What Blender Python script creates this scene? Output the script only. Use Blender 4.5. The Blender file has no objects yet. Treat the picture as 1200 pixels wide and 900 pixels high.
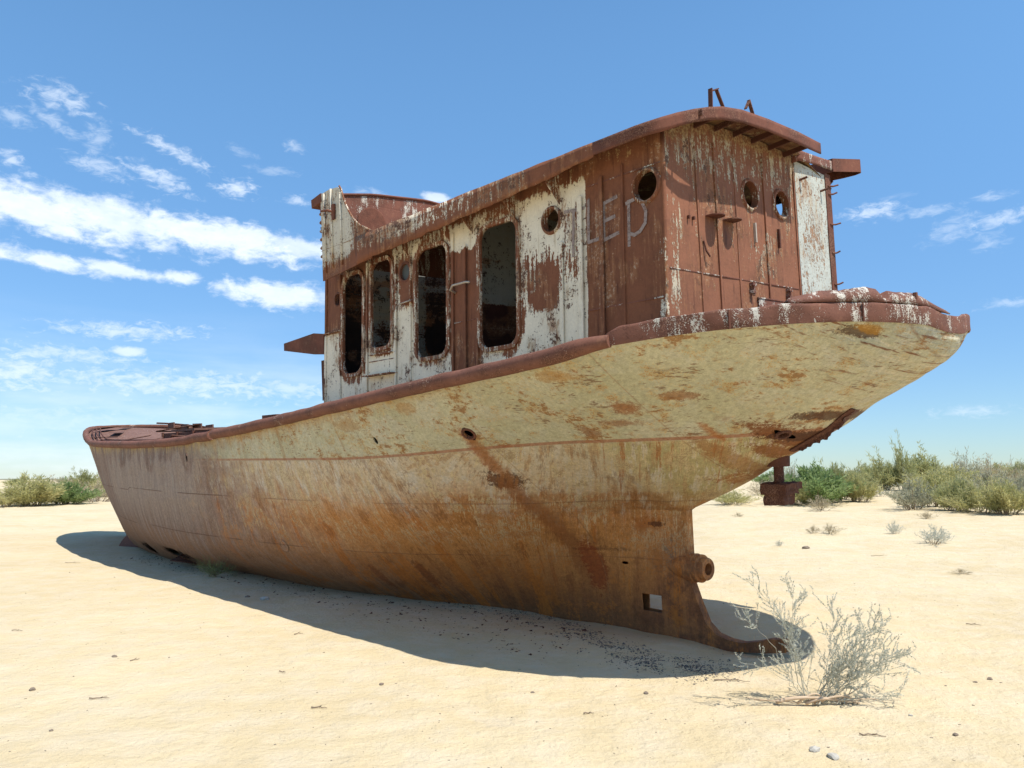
import bpy, bmesh, math, random
import numpy as np
from mathutils import Vector, Matrix, noise as mnoise
rad = math.radians
sc = bpy.context.scene
col = sc.collection

# ------------------------------------------------------------------ camera
F = 924.6
CAMZ = 1.75
PITCH = rad(6.876)
cd = bpy.data.cameras.new('camera'); cam = bpy.data.objects.new('camera', cd); col.objects.link(cam)
cd.sensor_width = 36.0; cd.lens = 36.0 * F / 1200.0; cd.clip_end = 6000; cd.clip_start = 0.05
cam.location = (0, 0, CAMZ); cam.rotation_euler = (rad(90) + PITCH, 0, 0)
sc.camera = cam
sc.view_settings.view_transform = 'Standard'; sc.view_settings.look = 'None'
sc.view_settings.gamma = 1; sc.view_settings.exposure = 0.66
sc.view_settings.use_curve_mapping = False

# ------------------------------------------------------------------ node expression helper
class G:
    """tiny expression language over shader nodes"""
    def __init__(s, nt): s.nt = nt
    def node(s, t, **k):
        n = s.nt.nodes.new(t)
        for a, v in k.items(): setattr(n, a, v)
        return n
    def put(s, sock, v):
        if isinstance(v, E): s.nt.links.new(v.o, sock)
        elif isinstance(v, (tuple, list)):
            sock.default_value = tuple(v) if len(v) == len(sock.default_value) else tuple(v) + (1,)
        else: sock.default_value = v
    def math(s, op, a, b=0, c=None):
        n = s.node('ShaderNodeMath', operation=op)
        s.put(n.inputs[0], a); s.put(n.inputs[1], b)
        if c is not None: s.put(n.inputs[2], c)
        return E(s, n.outputs[0])
    def smooth(s, x, a, b, lo=0.0, hi=1.0):
        n = s.node('ShaderNodeMapRange', interpolation_type='SMOOTHSTEP')
        if a > b: a, b, lo, hi = b, a, hi, lo
        s.put(n.inputs[0], x); n.inputs[1].default_value = a; n.inputs[2].default_value = b
        n.inputs[3].default_value = lo; n.inputs[4].default_value = hi
        return E(s, n.outputs[0])
    def vec(s, x, y, z):
        n = s.node('ShaderNodeCombineXYZ')
        for i, v in enumerate((x, y, z)): s.put(n.inputs[i], v)
        return E(s, n.outputs[0])
    def noise(s, v, scale=1.0, detail=4.0, rough=0.55, dist=0.0):
        n = s.node('ShaderNodeTexNoise'); s.put(n.inputs['Vector'], v)
        n.inputs['Scale'].default_value = scale; n.inputs['Detail'].default_value = detail
        n.inputs['Roughness'].default_value = rough; n.inputs['Distortion'].default_value = dist
        return E(s, n.outputs[0])
    def voro(s, v, scale=1.0, rnd=1.0):
        n = s.node('ShaderNodeTexVoronoi'); s.put(n.inputs['Vector'], v)
        n.inputs['Scale'].default_value = scale; n.inputs['Randomness'].default_value = rnd
        return E(s, n.outputs['Distance'])
    def mix(s, f, a, b, mode='MIX'):
        n = s.node('ShaderNodeMix', data_type='RGBA', blend_type=mode)
        s.put(n.inputs[0], f); s.put(n.inputs[6], a); s.put(n.inputs[7], b)
        return E(s, n.outputs[2])
    def xyz(s, v):
        n = s.node('ShaderNodeSeparateXYZ'); s.put(n.inputs[0], v)
        return [E(s, n.outputs[i]) for i in range(3)]
    def blob(s, u, v, cu, cv, ru, rv, edge=0.6, wob=None):
        """1 in the middle of an ellipse, 0 outside; wob is added to the distance"""
        a = (u - cu) * (1.0 / ru); b = (v - cv) * (1.0 / rv)
        d = s.math('SQRT', a * a + b * b)
        if wob is not None: d = d + wob
        return s.smooth(d, 1.0, 1.0 - edge)
    def box(s, u, v, u0, u1, v0, v1, e=0.04, wob=0.0):
        uu = u + wob; vv = v + wob
        return s.smooth(uu, u0 - e, u0 + e) * s.smooth(uu, u1 + e, u1 - e) * s.smooth(vv, v0 - e, v0 + e) * s.smooth(vv, v1 + e, v1 - e)
class E:
    def __init__(s, g, o): s.g = g; s.o = o
    def __add__(s, b): return s.g.math('ADD', s, b)
    __radd__ = __add__
    def __mul__(s, b): return s.g.math('MULTIPLY', s, b)
    __rmul__ = __mul__
    def __sub__(s, b): return s.g.math('SUBTRACT', s, b)
    def __rsub__(s, b): return s.g.math('SUBTRACT', b, s)
    def mx(s, b): return s.g.math('MAXIMUM', s, b)
    def mn(s, b): return s.g.math('MINIMUM', s, b)
    def inv(s): return s.g.math('SUBTRACT', 1.0, s)
    def clamp(s): return s.g.math('MINIMUM', s.g.math('MAXIMUM', s, 0.0), 1.0)

def material(name):
    m = bpy.data.materials.new(name); m.use_nodes = True
    nt = m.node_tree; nt.nodes.clear()
    out = nt.nodes.new('ShaderNodeOutputMaterial'); b = nt.nodes.new('ShaderNodeBsdfPrincipled')
    nt.links.new(b.outputs[0], out.inputs[0])
    g = G(nt); tc = nt.nodes.new('ShaderNodeTexCoord'); P = E(g, tc.outputs['Object'])
    return m, g, b, out, P
def finish(g, b, color, rough=0.85, bump=None, dist=0.01, strength=1.0, spec=0.25, metal=0.0):
    g.put(b.inputs['Base Color'], color); g.put(b.inputs['Roughness'], rough)
    b.inputs['Specular IOR Level'].default_value = spec; b.inputs['Metallic'].default_value = metal
    if bump is not None:
        n = g.node('ShaderNodeBump'); n.inputs['Strength'].default_value = strength
        n.inputs['Distance'].default_value = dist; g.put(n.inputs['Height'], bump)
        g.nt.links.new(n.outputs[0], b.inputs['Normal'])

# ------------------------------------------------------------------ sky, clouds, sun
SUN_EL, SUN_AZ = rad(62.5), rad(-47)          # direction the shadows run: azimuth from +Y towards +X
sun_dir = Vector((-math.sin(SUN_AZ) * math.cos(SUN_EL), -math.cos(SUN_AZ) * math.cos(SUN_EL), math.sin(SUN_EL)))  # towards the sun
sl = bpy.data.lights.new('sun', 'SUN'); so = bpy.data.objects.new('sun', sl); col.objects.link(so)
sl.energy = 4.0; sl.angle = rad(0.53); sl.color = (1.0, 0.95, 0.87)
so.rotation_euler = sun_dir.to_track_quat('Z', 'Y').to_euler(); so.location = (5, -8, 14)

w = bpy.data.worlds.new('World'); sc.world = w; w.use_nodes = True
nt = w.node_tree; nt.nodes.clear()
g = G(nt)
wout = nt.nodes.new('ShaderNodeOutputWorld'); bg = nt.nodes.new('ShaderNodeBackground'); nt.links.new(bg.outputs[0], wout.inputs[0])
sky = nt.nodes.new('ShaderNodeTexSky'); sky.sky_type = 'NISHITA'; sky.sun_disc = False
sky.sun_elevation = SUN_EL; sky.sun_rotation = math.atan2(sun_dir.x, sun_dir.y)
sky.altitude = 50; sky.air_density = 1.0; sky.dust_density = 0.15; sky.ozone_density = 1.6
tc = nt.nodes.new('ShaderNodeTexCoord'); D = E(g, tc.outputs['Generated'])
dx, dy, dz = g.xyz(D)
AZ = g.math('ARCTAN2', dx, dy); EL = g.math('ARCSINE', dz)
def px_dir(px, py):
    x = (px - 600) / F; y = (450 - py) / F
    v = Vector((x, math.cos(PITCH) - y * math.sin(PITCH), math.sin(PITCH) + y * math.cos(PITCH))).normalized()
    return math.atan2(v.x, v.y), math.asin(v.z)
cv = g.vec(AZ * 26.0, EL * 42.0, 0.0)
wob1 = g.noise(cv, 1.0, 7.0, 0.62, 0.3)
wob2 = g.noise(g.vec(AZ * 60.0, EL * 130.0, 3.0), 1.0, 6.0, 0.65, 0.5)
CLOUDS = [  # px, py, rx, ry, slope in degrees (down to the right), strength, softness
    (40, 246, 120, 24, 7, 1.0, 0), (240, 276, 150, 21, 5, 1.0, 0), (140, 260, 130, 24, 6, .9, 0), (345, 290, 60, 16, 5, .8, 0),
    (50, 303, 60, 10, 5, .95, 0), (145, 317, 58, 7, 6, .9, 0), (215, 326, 24, 7, 0, .9, 0),
    (325, 345, 68, 17, 2, .95, 0), (400, 350, 60, 14, 0, .6, 0),
    (150, 388, 95, 12, -2, .62, 1), (75, 415, 95, 13, 2, .55, 1), (147, 412, 22, 6, 0, .7, 0), (20, 435, 60, 30, 0, .7, 1),
    (200, 450, 230, 22, 0, .6, 1), (60, 490, 220, 26, 0, .35, 1), (330, 455, 110, 18, 0, .5, 1),
    (73, 115, 38, 15, 8, .55, 1), (60, 142, 36, 9, 20, .4, 1), (17, 138, 24, 10, 0, .4, 1), (12, 186, 12, 10, -20, .65, 1),
    (115, 160, 16, 22, 10, .35, 1), (118, 196, 40, 12, 8, .5, 1), (205, 178, 52, 9, 20, .65, 1), (187, 208, 42, 12, 15, .65, 1),
    (277, 221, 28, 11, -5, .75, 1), (318, 200, 34, 6, 0, .25, 1), (345, 173, 16, 8, 20, .4, 1), (347, 235, 18, 7, 0, .5, 1),
    (281, 177, 20, 6, 10, .25, 1), (510, 231, 20, 6, 5, .8, 0), (437, 228, 30, 7, 5, .4, 1),
    (1022, 248, 36, 11, -3, .6, 1), (1085, 248, 46, 6, -2, .35, 1), (1118, 268, 32, 16, -12, .3, 1), (1175, 256, 50, 9, -8, .5, 1),
    (1165, 230, 22, 6, 0, .35, 1), (1158, 283, 20, 11, 0, .3, 1), (1180, 355, 36, 6, 0, .35, 1), (1135, 482, 40, 8, 0, .35, 1), (1050, 230, 26, 4, 0, .15, 1),
]
mask = None
for (px, py, rx, ry, sl_, st, soft) in CLOUDS:
    a0, e0 = px_dir(px, py); ca, sa = math.cos(rad(sl_)), math.sin(rad(sl_))
    ua = AZ - a0; ub = EL - e0
    k = 1.0 / F
    u = (ua * ca - ub * sa) * (1 / (rx * k)); v = (ua * sa + ub * ca) * (1 / (ry * k))
    d = g.math('SQRT', u * u + v * v)
    if soft: m_ = g.smooth(d + (wob2 - 0.5) * 3.2, 1.05, -0.25) * st
    else: m_ = g.smooth(d + (wob1 - 0.5) * 2.2 + (wob2 - .5) * 1.0, 1.2, 0.30) * st
    mask = m_ if mask is None else mask.mx(m_)
# thin haze veil near the horizon on the left
veil = g.smooth(EL, 0.22, 0.02) * g.smooth(g.noise(g.vec(AZ * 5.0, EL * 30.0, 7.0), 1.0, 4.0), 0.3, 0.75) * 0.6 * g.smooth(AZ, .35, -.1)
body = g.smooth(g.noise(g.vec(AZ * 40.0, EL * 80.0, 5.0), 1.0, 5.0, .6), 0.3, 0.7, 0.6, 1.0)
ccol = g.mix(body, (4.4, 5.2, 6.2, 1), (6.2, 6.7, 7.3, 1))
SKYMUL = 0.112
skyc = E(g, sky.outputs[0])
hs = g.node('ShaderNodeHueSaturation'); hs.inputs['Saturation'].default_value = 1.1; hs.inputs['Value'].default_value = 1.0
g.put(hs.inputs['Color'], skyc)
tint = g.mix(g.smooth(EL, 0.55, 0.0), (.98, 1.2, 1.22, 1), (.50, .63, .80, 1))
skyt = g.mix(1.0, E(g, hs.outputs[0]), tint, 'MULTIPLY')
fin = g.mix((mask.mx(veil)).clamp() * 0.9, skyt, ccol)
g.put(bg.inputs[0], fin); bg.inputs[1].default_value = SKYMUL

# ------------------------------------------------------------------ object helpers
def tag(o, label=None, cat=None, group=None, kind=None):
    if label: o['label'] = label
    if cat: o['category'] = cat
    if group: o['group'] = group
    if kind: o['kind'] = kind
    return o
def mesh_obj(name, verts, faces, mat=None, parent=None, smooth=False, edges=()):
    me = bpy.data.meshes.new(name); me.from_pydata([tuple(v) for v in verts], list(edges), [tuple(f) for f in faces]); me.update()
    if mat: me.materials.append(mat)
    if smooth: me.polygons.foreach_set('use_smooth', [True] * len(me.polygons))
    o = bpy.data.objects.new(name, me); col.objects.link(o)
    if parent: o.parent = parent
    return o
def bm_obj(name, bm, mat=None, parent=None, smooth=False):
    me = bpy.data.meshes.new(name); bm.normal_update(); bm.to_mesh(me); bm.free()
    if mat: me.materials.append(mat)
    if smooth: me.polygons.foreach_set('use_smooth', [True] * len(me.polygons))
    o = bpy.data.objects.new(name, me); col.objects.link(o)
    if parent: o.parent = parent
    return o
class MB:
    def __init__(s): s.v = []; s.f = []
    def add(s, v, f):
        n = len(s.v); s.v += [tuple(p) for p in v]; s.f += [tuple(i + n for i in q) for q in f]
    def box(s, c, d, M=None):
        c = Vector(c); P = []
        for i in range(8):
            q = Vector(((i & 1) - .5, ((i >> 1) & 1) - .5, ((i >> 2) & 1) - .5)); q = Vector((q.x * d[0], q.y * d[1], q.z * d[2]))
            if M: q = M @ q
            P.append(c + q)
        s.add(P, [(0, 2, 3, 1), (4, 5, 7, 6), (0, 1, 5, 4), (2, 6, 7, 3), (0, 4, 6, 2), (1, 3, 7, 5)])
    def bar(s, a, b, wd, th):
        a = Vector(a); b = Vector(b); d = b - a; L = d.length
        M = d.to_track_quat('X', 'Z').to_matrix(); s.box((a + b) / 2, (L, wd, th), M)
    def tube(s, pts, r, n=8, cap=True, closed=False):
        pts = [Vector(p) for p in pts]; m = len(pts); rr = r if isinstance(r, (list, tuple)) else [r] * m
        ref = Vector((0, 0, 1)); base = len(s.v); V = []
        for i, p in enumerate(pts):
            t = (pts[min(i + 1, m - 1)] - pts[max(i - 1, 0)])
            t = t.normalized() if t.length > 1e-9 else Vector((0, 0, 1))
            q = ref if abs(t.dot(ref)) < .95 else Vector((1, 0, 0))
            u = t.cross(q).normalized(); w_ = t.cross(u)
            for k in range(n):
                a = 2 * math.pi * k / n; V.append(p + (u * math.cos(a) + w_ * math.sin(a)) * rr[i])
        Fc = []
        for i in range(m - 1):
            for k in range(n): Fc.append((i * n + k, i * n + (k + 1) % n, (i + 1) * n + (k + 1) % n, (i + 1) * n + k))
        if cap: Fc.append(tuple(range(n))[::-1]); Fc.append(tuple((m - 1) * n + k for k in range(n)))
        s.add(V, Fc)
    def lathe(s, prof, o, axis, n=32):
        """prof: (distance along axis, radius)"""
        o = Vector(o); a = Vector(axis).normalized(); u = a.orthogonal().normalized(); w_ = a.cross(u); V = []
        for (t, r) in prof:
            for k in range(n):
                th = 2 * math.pi * k / n; V.append(o + a * t + (u * math.cos(th) + w_ * math.sin(th)) * r)
        Fc = [(i * n + k, i * n + (k + 1) % n, (i + 1) * n + (k + 1) % n, (i + 1) * n + k) for i in range(len(prof) - 1) for k in range(n)]
        s.add(V, Fc)
    def build(s, name, mat, parent=None, smooth=False): return mesh_obj(name, s.v, s.f, mat, parent, smooth)
def auto_smooth(o, ang=40):
    me = o.data; bm = bmesh.new(); bm.from_mesh(me)
    bmesh.ops.recalc_face_normals(bm, faces=bm.faces)
    for f in bm.faces: f.smooth = True
    for e in bm.edges:
        e.smooth = not (len(e.link_faces) != 2 or e.calc_face_angle(0) > rad(ang))
    bm.to_mesh(me); bm.free()
def rrect(x0, x1, z0, z1, r, n=7):
    P = []
    for (cx, cz, a0) in ((x1 - r, z1 - r, 0), (x0 + r, z1 - r, 90), (x0 + r, z0 + r, 180), (x1 - r, z0 + r, 270)):
        for k in range(n + 1):
            a = rad(a0 + 90 * k / n); P.append((cx + r * math.cos(a), cz + r * math.sin(a)))
    return P
def ellipse(cx, cz, rx, rz, n=28): return [(cx + rx * math.cos(2 * math.pi * k / n), cz + rz * math.sin(2 * math.pi * k / n)) for k in range(n)]
def plate(name, outline, holes, th, to3d, mat, parent, warp=None, cell=None):
    """flat plate with holes; outline in (u,v); to3d(u,v,t) with t the depth"""
    cu = bpy.data.curves.new(name, 'CURVE'); cu.dimensions = '2D'; cu.fill_mode = 'BOTH'; cu.extrude = th / 2
    for P in [outline] + holes:
        sp = cu.splines.new('POLY'); sp.points.add(len(P) - 1); sp.use_cyclic_u = True
        for i, (a, b_) in enumerate(P): sp.points[i].co = (a, b_, 0, 1)
    o = bpy.data.objects.new('tmp', cu); col.objects.link(o)
    dg = bpy.context.evaluated_depsgraph_get(); dg.update()
    me = bpy.data.meshes.new_from_object(o.evaluated_get(dg)); bpy.data.objects.remove(o); bpy.data.curves.remove(cu)
    bm = bmesh.new(); bm.from_mesh(me); bpy.data.meshes.remove(me)
    bmesh.ops.remove_doubles(bm, verts=bm.verts, dist=1e-5)
    if cell:
        us = [v.co.x for v in bm.verts]; vs = [v.co.y for v in bm.verts]
        for ax, lo, hi in ((0, min(us), max(us)), (1, min(vs), max(vs))):
            t = lo + cell
            while t < hi - 1e-3:
                no = (1, 0, 0) if ax == 0 else (0, 1, 0); co = (t, 0, 0) if ax == 0 else (0, t, 0)
                bmesh.ops.bisect_plane(bm, geom=bm.verts[:] + bm.edges[:] + bm.faces[:], plane_co=co, plane_no=no, dist=1e-5); t += cell
    for v in bm.verts:
        u_, v_, t_ = v.co
        if warp: t_ += warp(u_, v_)
        v.co = to3d(u_, v_, t_)
    bmesh.ops.recalc_face_normals(bm, faces=bm.faces)
    return bm_obj(name, bm, mat, parent)
def fnoise(x, y=0, z=0, s=1.0): return mnoise.noise(Vector((x * s, y * s, z * s)))

# ------------------------------------------------------------------ the shipwreck: frame of the ship
# ship coordinates: x forward from the aft wall of the deckhouse, y to port, z up (keel at -4.2)
HEAD, HEEL, TRIM = rad(41.92), rad(4.4), rad(1.06)
h_ = Vector((-math.sin(HEAD), math.cos(HEAD), 0)); pt_ = Vector((-math.cos(HEAD), -math.sin(HEAD), 0)); u_ = Vector((0, 0, 1))
h2 = h_ * math.cos(TRIM) + u_ * math.sin(TRIM); u2 = -h_ * math.sin(TRIM) + u_ * math.cos(TRIM)
p2 = pt_ * math.cos(HEEL) - u2 * math.sin(HEEL); u3 = u2 * math.cos(HEEL) + pt_ * math.sin(HEEL)
ORG = Vector((2.6532, 8.2003, 4.1233))
def ship2w(p): return ORG + h2 * p[0] + p2 * p[1] + u3 * p[2]
KEEL0 = (8.0, 0.0, -4.2)
root = bpy.data.objects.new('shipwreck', None); col.objects.link(root)
Mx = Matrix((h2, p2, u3)).transposed().to_4x4(); Mx.translation = ship2w(KEEL0); root.matrix_world = Mx
tag(root, 'abandoned rusty fishing ship stranded on the sand with a peeling white deckhouse', 'ship')
def part(o):
    o.parent = root; o.location = (-KEEL0[0], -KEEL0[1], -KEEL0[2]); return o
def to_ship(pw):
    d = Vector(pw) - ORG; return Vector((d.dot(h2), d.dot(p2), d.dot(u3)))
def pchip(xs,ys,x):
    xs=np.asarray(xs,float);ys=np.asarray(ys,float);x=np.clip(np.asarray(x,float),xs[0],xs[-1])
    h=np.diff(xs);d=np.diff(ys)/h;m=np.zeros(len(xs))
    for i in range(1,len(xs)-1):
        if d[i-1]*d[i]>0:
            w1=2*h[i]+h[i-1];w2=h[i]+2*h[i-1];m[i]=(w1+w2)/(w1/d[i-1]+w2/d[i])
    m[0]=d[0];m[-1]=d[-1]
    i=np.clip(np.searchsorted(xs,x)-1,0,len(xs)-2);t=(x-xs[i])/h[i]
    return ys[i]*(2*t**3-3*t**2+1)+h[i]*m[i]*(t**3-2*t*t+t)+ys[i+1]*(3*t*t-2*t**3)+h[i]*m[i+1]*(t**3-t*t)
XS=-1.84; XL=23.4; X0=9.0; BM=2.6; XP=1.1
def bsheer(x):
    x=np.asarray(x,float)
    r=np.full_like(x,BM)
    t=np.clip((0.9-x)/(0.9-XS),0,1); r=np.where(x<0.9,BM*(1-t**2.1)**(1/2.1),r)
    t=np.clip((x-X0)/(XL-X0),0,1); r=np.where(x>X0,BM*(1-t**2.4)**(1/1.7),r)
    return r

SH=np.array([(-1.84,-1.045),(-1.79,-.99),(-1.46,-.970),(-.76,-.992),(0,-1.048),(.7,-1.13),(1.66,-1.194),(3.56,-1.317),(5.0,-1.425),(8.2,-1.631),(10.5,-1.735),(12.4,-1.75),(15,-1.72),(17.5,-1.67),(20,-1.42),(22,-1.23),(23.8,-1.15)])
ZK=np.array([(-1.84,-1.12),(-1.76,-1.24),(-1.5,-1.395),(-1.2,-1.555),(-.9,-1.71),(-.68,-1.87),(-.38,-2.03),(-.05,-2.2),(.39,-2.45),(1.1,-2.76)])
LV=[-.12,0,.15,.3,.45,.52,.6,.75,.9,1]
TX=[1.1,2,3.3,4.5,6,8.2,11,14,17,20,22.5,23.0,23.4]
TS=np.array([[.018,.022,.028,.035,.05,.17,.33,.60,.86,1],[.02,.03,.05,.10,.24,.36,.5,.73,.91,1],[.06,.10,.2,.33,.50,.585,.67,.80,.925,1],[.15,.25,.42,.57,.70,.755,.80,.875,.955,1],[.3,.4,.60,.73,.81,.845,.875,.92,.97,1],[.4,.52,.72,.84,.89,.91,.93,.955,.985,1],[.45,.6,.83,.91,.95,.965,.98,.99,1,1],[.5,.66,.8,.88,.93,.945,.96,.98,.995,1],[.45,.62,.72,.79,.86,.89,.92,.955,.985,1],[.2,.3,.42,.53,.63,.68,.74,.84,.94,1],[0,.03,.1,.22,.36,.44,.54,.7,.88,1],[0,0,0,0,.1,.2,.3,.5,.8,1],[0,0,0,0,.1,.2,.3,.5,.8,1]])
def zs(x): return pchip(SH[:,0],SH[:,1],x)
def zk(x): return pchip(ZK[:,0],ZK[:,1],x)
def hy(x,z):
    "half breadth of the hull at ship x, z (arrays)"
    x=np.asarray(x,float);z=np.asarray(z,float);x,z=np.broadcast_arrays(x,z)
    b=bsheer(x);s=zs(x)
    v=(z+4.2)/(s+4.2)
    cols=[pchip(TX,TS[:,j],x) for j in range(len(LV))]
    # linear/smooth interpolation across the levels with a local cubic
    C=np.stack(cols,-1);L=np.array(LV);vv=np.clip(v,L[0],L[-1])
    d=np.diff(C,axis=-1)/np.diff(L);m=np.zeros_like(C);m[...,0]=d[...,0];m[...,-1]=d[...,-1]
    dl,dr=d[...,:-1],d[...,1:];m[...,1:-1]=np.where(dl*dr>0,2*dl*dr/(dl+dr+1e-9),0)
    i=np.clip(np.searchsorted(L,vv)-1,0,len(L)-2);h=np.diff(L)[i];t=(vv-L[i])/h
    g=lambda A,k:np.take_along_axis(A,k[...,None],-1)[...,0]
    y1=g(C,i)*(2*t**3-3*t*t+1)+h*g(m,i)*(t**3-2*t*t+t)+g(C,i+1)*(3*t*t-2*t**3)+h*g(m,i+1)*(t**3-t*t)
    k=zk(x);q=np.clip((z-k)/np.maximum(s-k,.01),0,1)
    w=np.clip((1.1-x)/3,0,1);y0=q**(.8-.3*w)
    t=np.clip((x-1.1)/1.6,0,1);t=t*t*(3-2*t);ys=y0+(.022-.012*np.clip(-2.76-z,0,1)/1.4+.008*np.clip(-2.9-z,0,1))*np.clip(1-q/.12,0,1);y1=ys*(1-t)+y1*t
    return b*np.where(x<XP,y0,y1)

# ---- hull material: worked in ship coordinates
def hull_material():
    m, g, b, out, P = material('hull_paint_and_rust'); X, Y, Z = g.xyz(P)
    n1 = g.noise(P, 1.1, 4.0); n2 = g.noise(P, 4.5, 5.0, .6); n3 = g.noise(P, 22.0, 6.0, .65)
    # streaks run down the plating: stretched along z, the y of the plating ignored
    n4 = g.noise(P, 62.0, 6.0, .7)
    U = X + Y * g.smooth(X, 4.5, 1.5) * .85
    st = g.noise(g.vec(U * 7.0, 0.0, Z * 0.45 + n1 * .5), 1.0, 6.0, .68)
    st2 = g.noise(g.vec(U * 19.0, 3.0, Z * 1.1), 1.0, 6.0, .72)
    st3 = g.noise(g.vec(U * 48.0, 9.0, Z * 3.0), 1.0, 5.0, .72)
    gr = g.noise(g.vec(U * 85.0, 2.0, Z * 13.0), 1.0, 5.0, .75)
    pt2 = g.noise(P, 2.4, 6.0, .62)
    zst = -1.915 - g.smooth(X, 1.0, 5.0) * .13 + g.smooth(X, 0.0, -1.0) * 0.03
    up = g.smooth(Z - zst, -.015, .015)
    fore = g.smooth(X + (n2 - .5) * 3.5 + (st - .5) * 3.5 + Z.inv() * 0.0, 7.0, 10.5)
    # base colours
    c_khaki = g.mix(g.smooth(n1, .3, .7), (.42, .40, .265, 1), (.51, .485, .345, 1))
    c_khaki = g.mix(g.smooth(n2, .45, .7) * .6, c_khaki, (.44, .43, .34, 1))
    c_dark = (.075, .026, .011, 1); c_brown = (.155, .058, .022, 1); c_red = (.34, .085, .018, 1)
    # below the load line the colour runs down the plating in ragged vertical tongues
    st5 = g.noise(g.vec(U * 3.0, 11.0, Z * .35), 1.0, 5.0, .6)
    lowz = Z + (st - .5) * 1.1 + (st5 - .5) * .9 + (n2 - .5) * .35 + (st2 - .5) * .35
    aftz = g.smooth(X + (n1 - .5) * 2.0, 5.5, 2.6)
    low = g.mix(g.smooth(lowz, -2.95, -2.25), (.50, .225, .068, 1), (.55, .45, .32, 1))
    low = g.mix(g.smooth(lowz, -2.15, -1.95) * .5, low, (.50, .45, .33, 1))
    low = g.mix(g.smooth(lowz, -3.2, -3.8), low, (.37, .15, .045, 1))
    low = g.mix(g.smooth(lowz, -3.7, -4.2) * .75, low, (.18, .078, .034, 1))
    hard = g.smooth(Z + (st - .5) * .16 + (n2 - .5) * .1, -2.53, -2.47).inv() * g.smooth(X, 4.2, 3.2) * g.smooth(Z, -3.1, -2.6)
    low = g.mix(hard * .6, low, (.37, .155, .045, 1))
    oliv = g.smooth(X + (n1 - .5) * 1.2 + (n2 - .5) * .5, 1.6, .6) * g.smooth(Z, -2.9, -2.4)
    low = g.mix(oliv * .8, low, (.39, .34, .15, 1))
    purp = g.mix(g.smooth(n2 + (st - .5) * .6, .35, .65), (.24, .145, .10, 1), (.37, .25, .185, 1))
    purp = g.mix(g.smooth(lowz, -2.9, -3.6) * .6, purp, (.36, .175, .07, 1))
    low = g.mix(g.smooth(X + (st5 - .5) * 3.0 + (Z + 3.0) * -1.6, 4.6, 8.6), low, purp)
    skeg = g.smooth(X + (n2 - .5) * .8, 2.1, 1.2) * g.smooth(Z, -2.75, -3.15)
    low = g.mix(skeg * .8, low, g.mix(g.smooth(n2 + (st2 - .5) * .5, .40, .60), (.19, .080, .038, 1), (.40, .165, .058, 1)))
    low = g.mix(g.blob(X, Z, 1.35, -3.25, .22, .28, .8, (n2 - .5) * .8) * .6, low, (.17, .125, .095, 1))
    # flaking and running: every layer hard edged and its own scale
    scab = g.noise(g.vec(U * 8.0, 5.0, Z * 3.2), 1.0, 8.0, .72)
    tanz = g.smooth(lowz, -2.95, -2.45)
    low = g.mix(g.smooth(scab, .535, .56) * tanz * .75, low, (.57, .51, .42, 1))
    low = g.mix(g.smooth(scab, .46, .44) * tanz * .65, low, (.42, .26, .13, 1))
    low = g.mix(g.smooth(st2 + (n3 - .5) * .3, .585, .625) * g.smooth(Z, -3.8, -3.1) * .45, low, (.54, .43, .28, 1))
    low = g.mix(g.smooth(st + (st2 - .5) * .5 + (n3 - .5) * .2, .60, .65) * .7, low, (.30, .10, .024, 1))
    low = g.mix(g.smooth(st5 + (st2 - .5) * .6 + (n3 - .5) * .25, .55, .61) * g.smooth(Z, -2.3, -2.9) * .75, low, (.46, .155, .026, 1))
    low = g.mix(g.smooth(gr + (pt2 - .5) * 1.1 + (st2 - .5) * .6, .555, .60) * g.smooth(Z, -3.6, -2.8) * .75, low, (.60, .48, .28, 1))
    low = g.mix(g.smooth(gr + (pt2 - .5) * .9 + (st - .5) * .5, .42, .37) * .45, low, (.145, .052, .018, 1))
    low = g.mix(g.smooth(n4 + (pt2 - .5) * 1.1, .63, .66) * .5, low, (.12, .042, .015, 1))
    low = g.mix(g.smooth(pt2 + (n4 - .5) * .5 + (n3 - .5) * .3, .58, .62) * g.smooth(Z, -2.5, -2.9) * .6, low, (.44, .155, .03, 1))
    # upper strake: khaki, rust clouds and flecks
    upc = g.mix(g.smooth(g.noise(P, 2.3, 5.0, .65) + (n4 - .5) * .5, .56, .70) * .35, c_khaki, (.47, .33, .13, 1))
    rail_wash = g.smooth(Z - (-1.12 - g.smooth(X, 0.0, 10.0) * .62) + (st - .5) * .5, -.22, .05)
    upc = g.mix(rail_wash * g.smooth(X, 1.0, 3.5) * .7, upc, (.40, .22, .075, 1))
    upc = g.mix(g.smooth(st, .57, .72) * g.smooth(X, 2.5, 6.0) * .75, upc, (.34, .17, .06, 1))
    upc = g.mix(g.smooth(st2, .58, .72) * g.smooth(X, 4.0, 8.0) * .5, upc, (.30, .16, .07, 1))
    upc = g.mix(g.smooth(g.noise(g.vec(X * 2.0, Y * 2.0, Z * 3.5), 1.0, 6.0, .62), .52, .60) * .55, upc, (.49, .46, .36, 1))
    och = g.noise(g.vec(X * 3.6, Y * 3.6, Z * 5.5 + 9.0), 1.0, 7.0, .72)
    upc = g.mix(g.smooth(och + (n4 - .5) * .55, .54, .63) * .48, upc, (.47, .30, .085, 1))
    upc = g.mix(g.smooth(och + (n4 - .5) * 1.1, .66, .70) * .75, upc, (.30, .12, .03, 1))
    scr = g.noise(g.vec(X * 9.0 - Z * 3.0, Y * 6.0, Z * 60.0), 1.0, 5.0, .7)
    upc = g.mix(g.smooth(scr + (pt2 - .5) * .6, .625, .65) * .75, upc, (.17, .085, .04, 1))
    fleck = g.noise(g.vec(X * 9.0, Y * 5.0, Z * 17.0), 1.0, 7.0, .75)
    patch = g.noise(P, 1.6, 4.0, .6)
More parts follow.
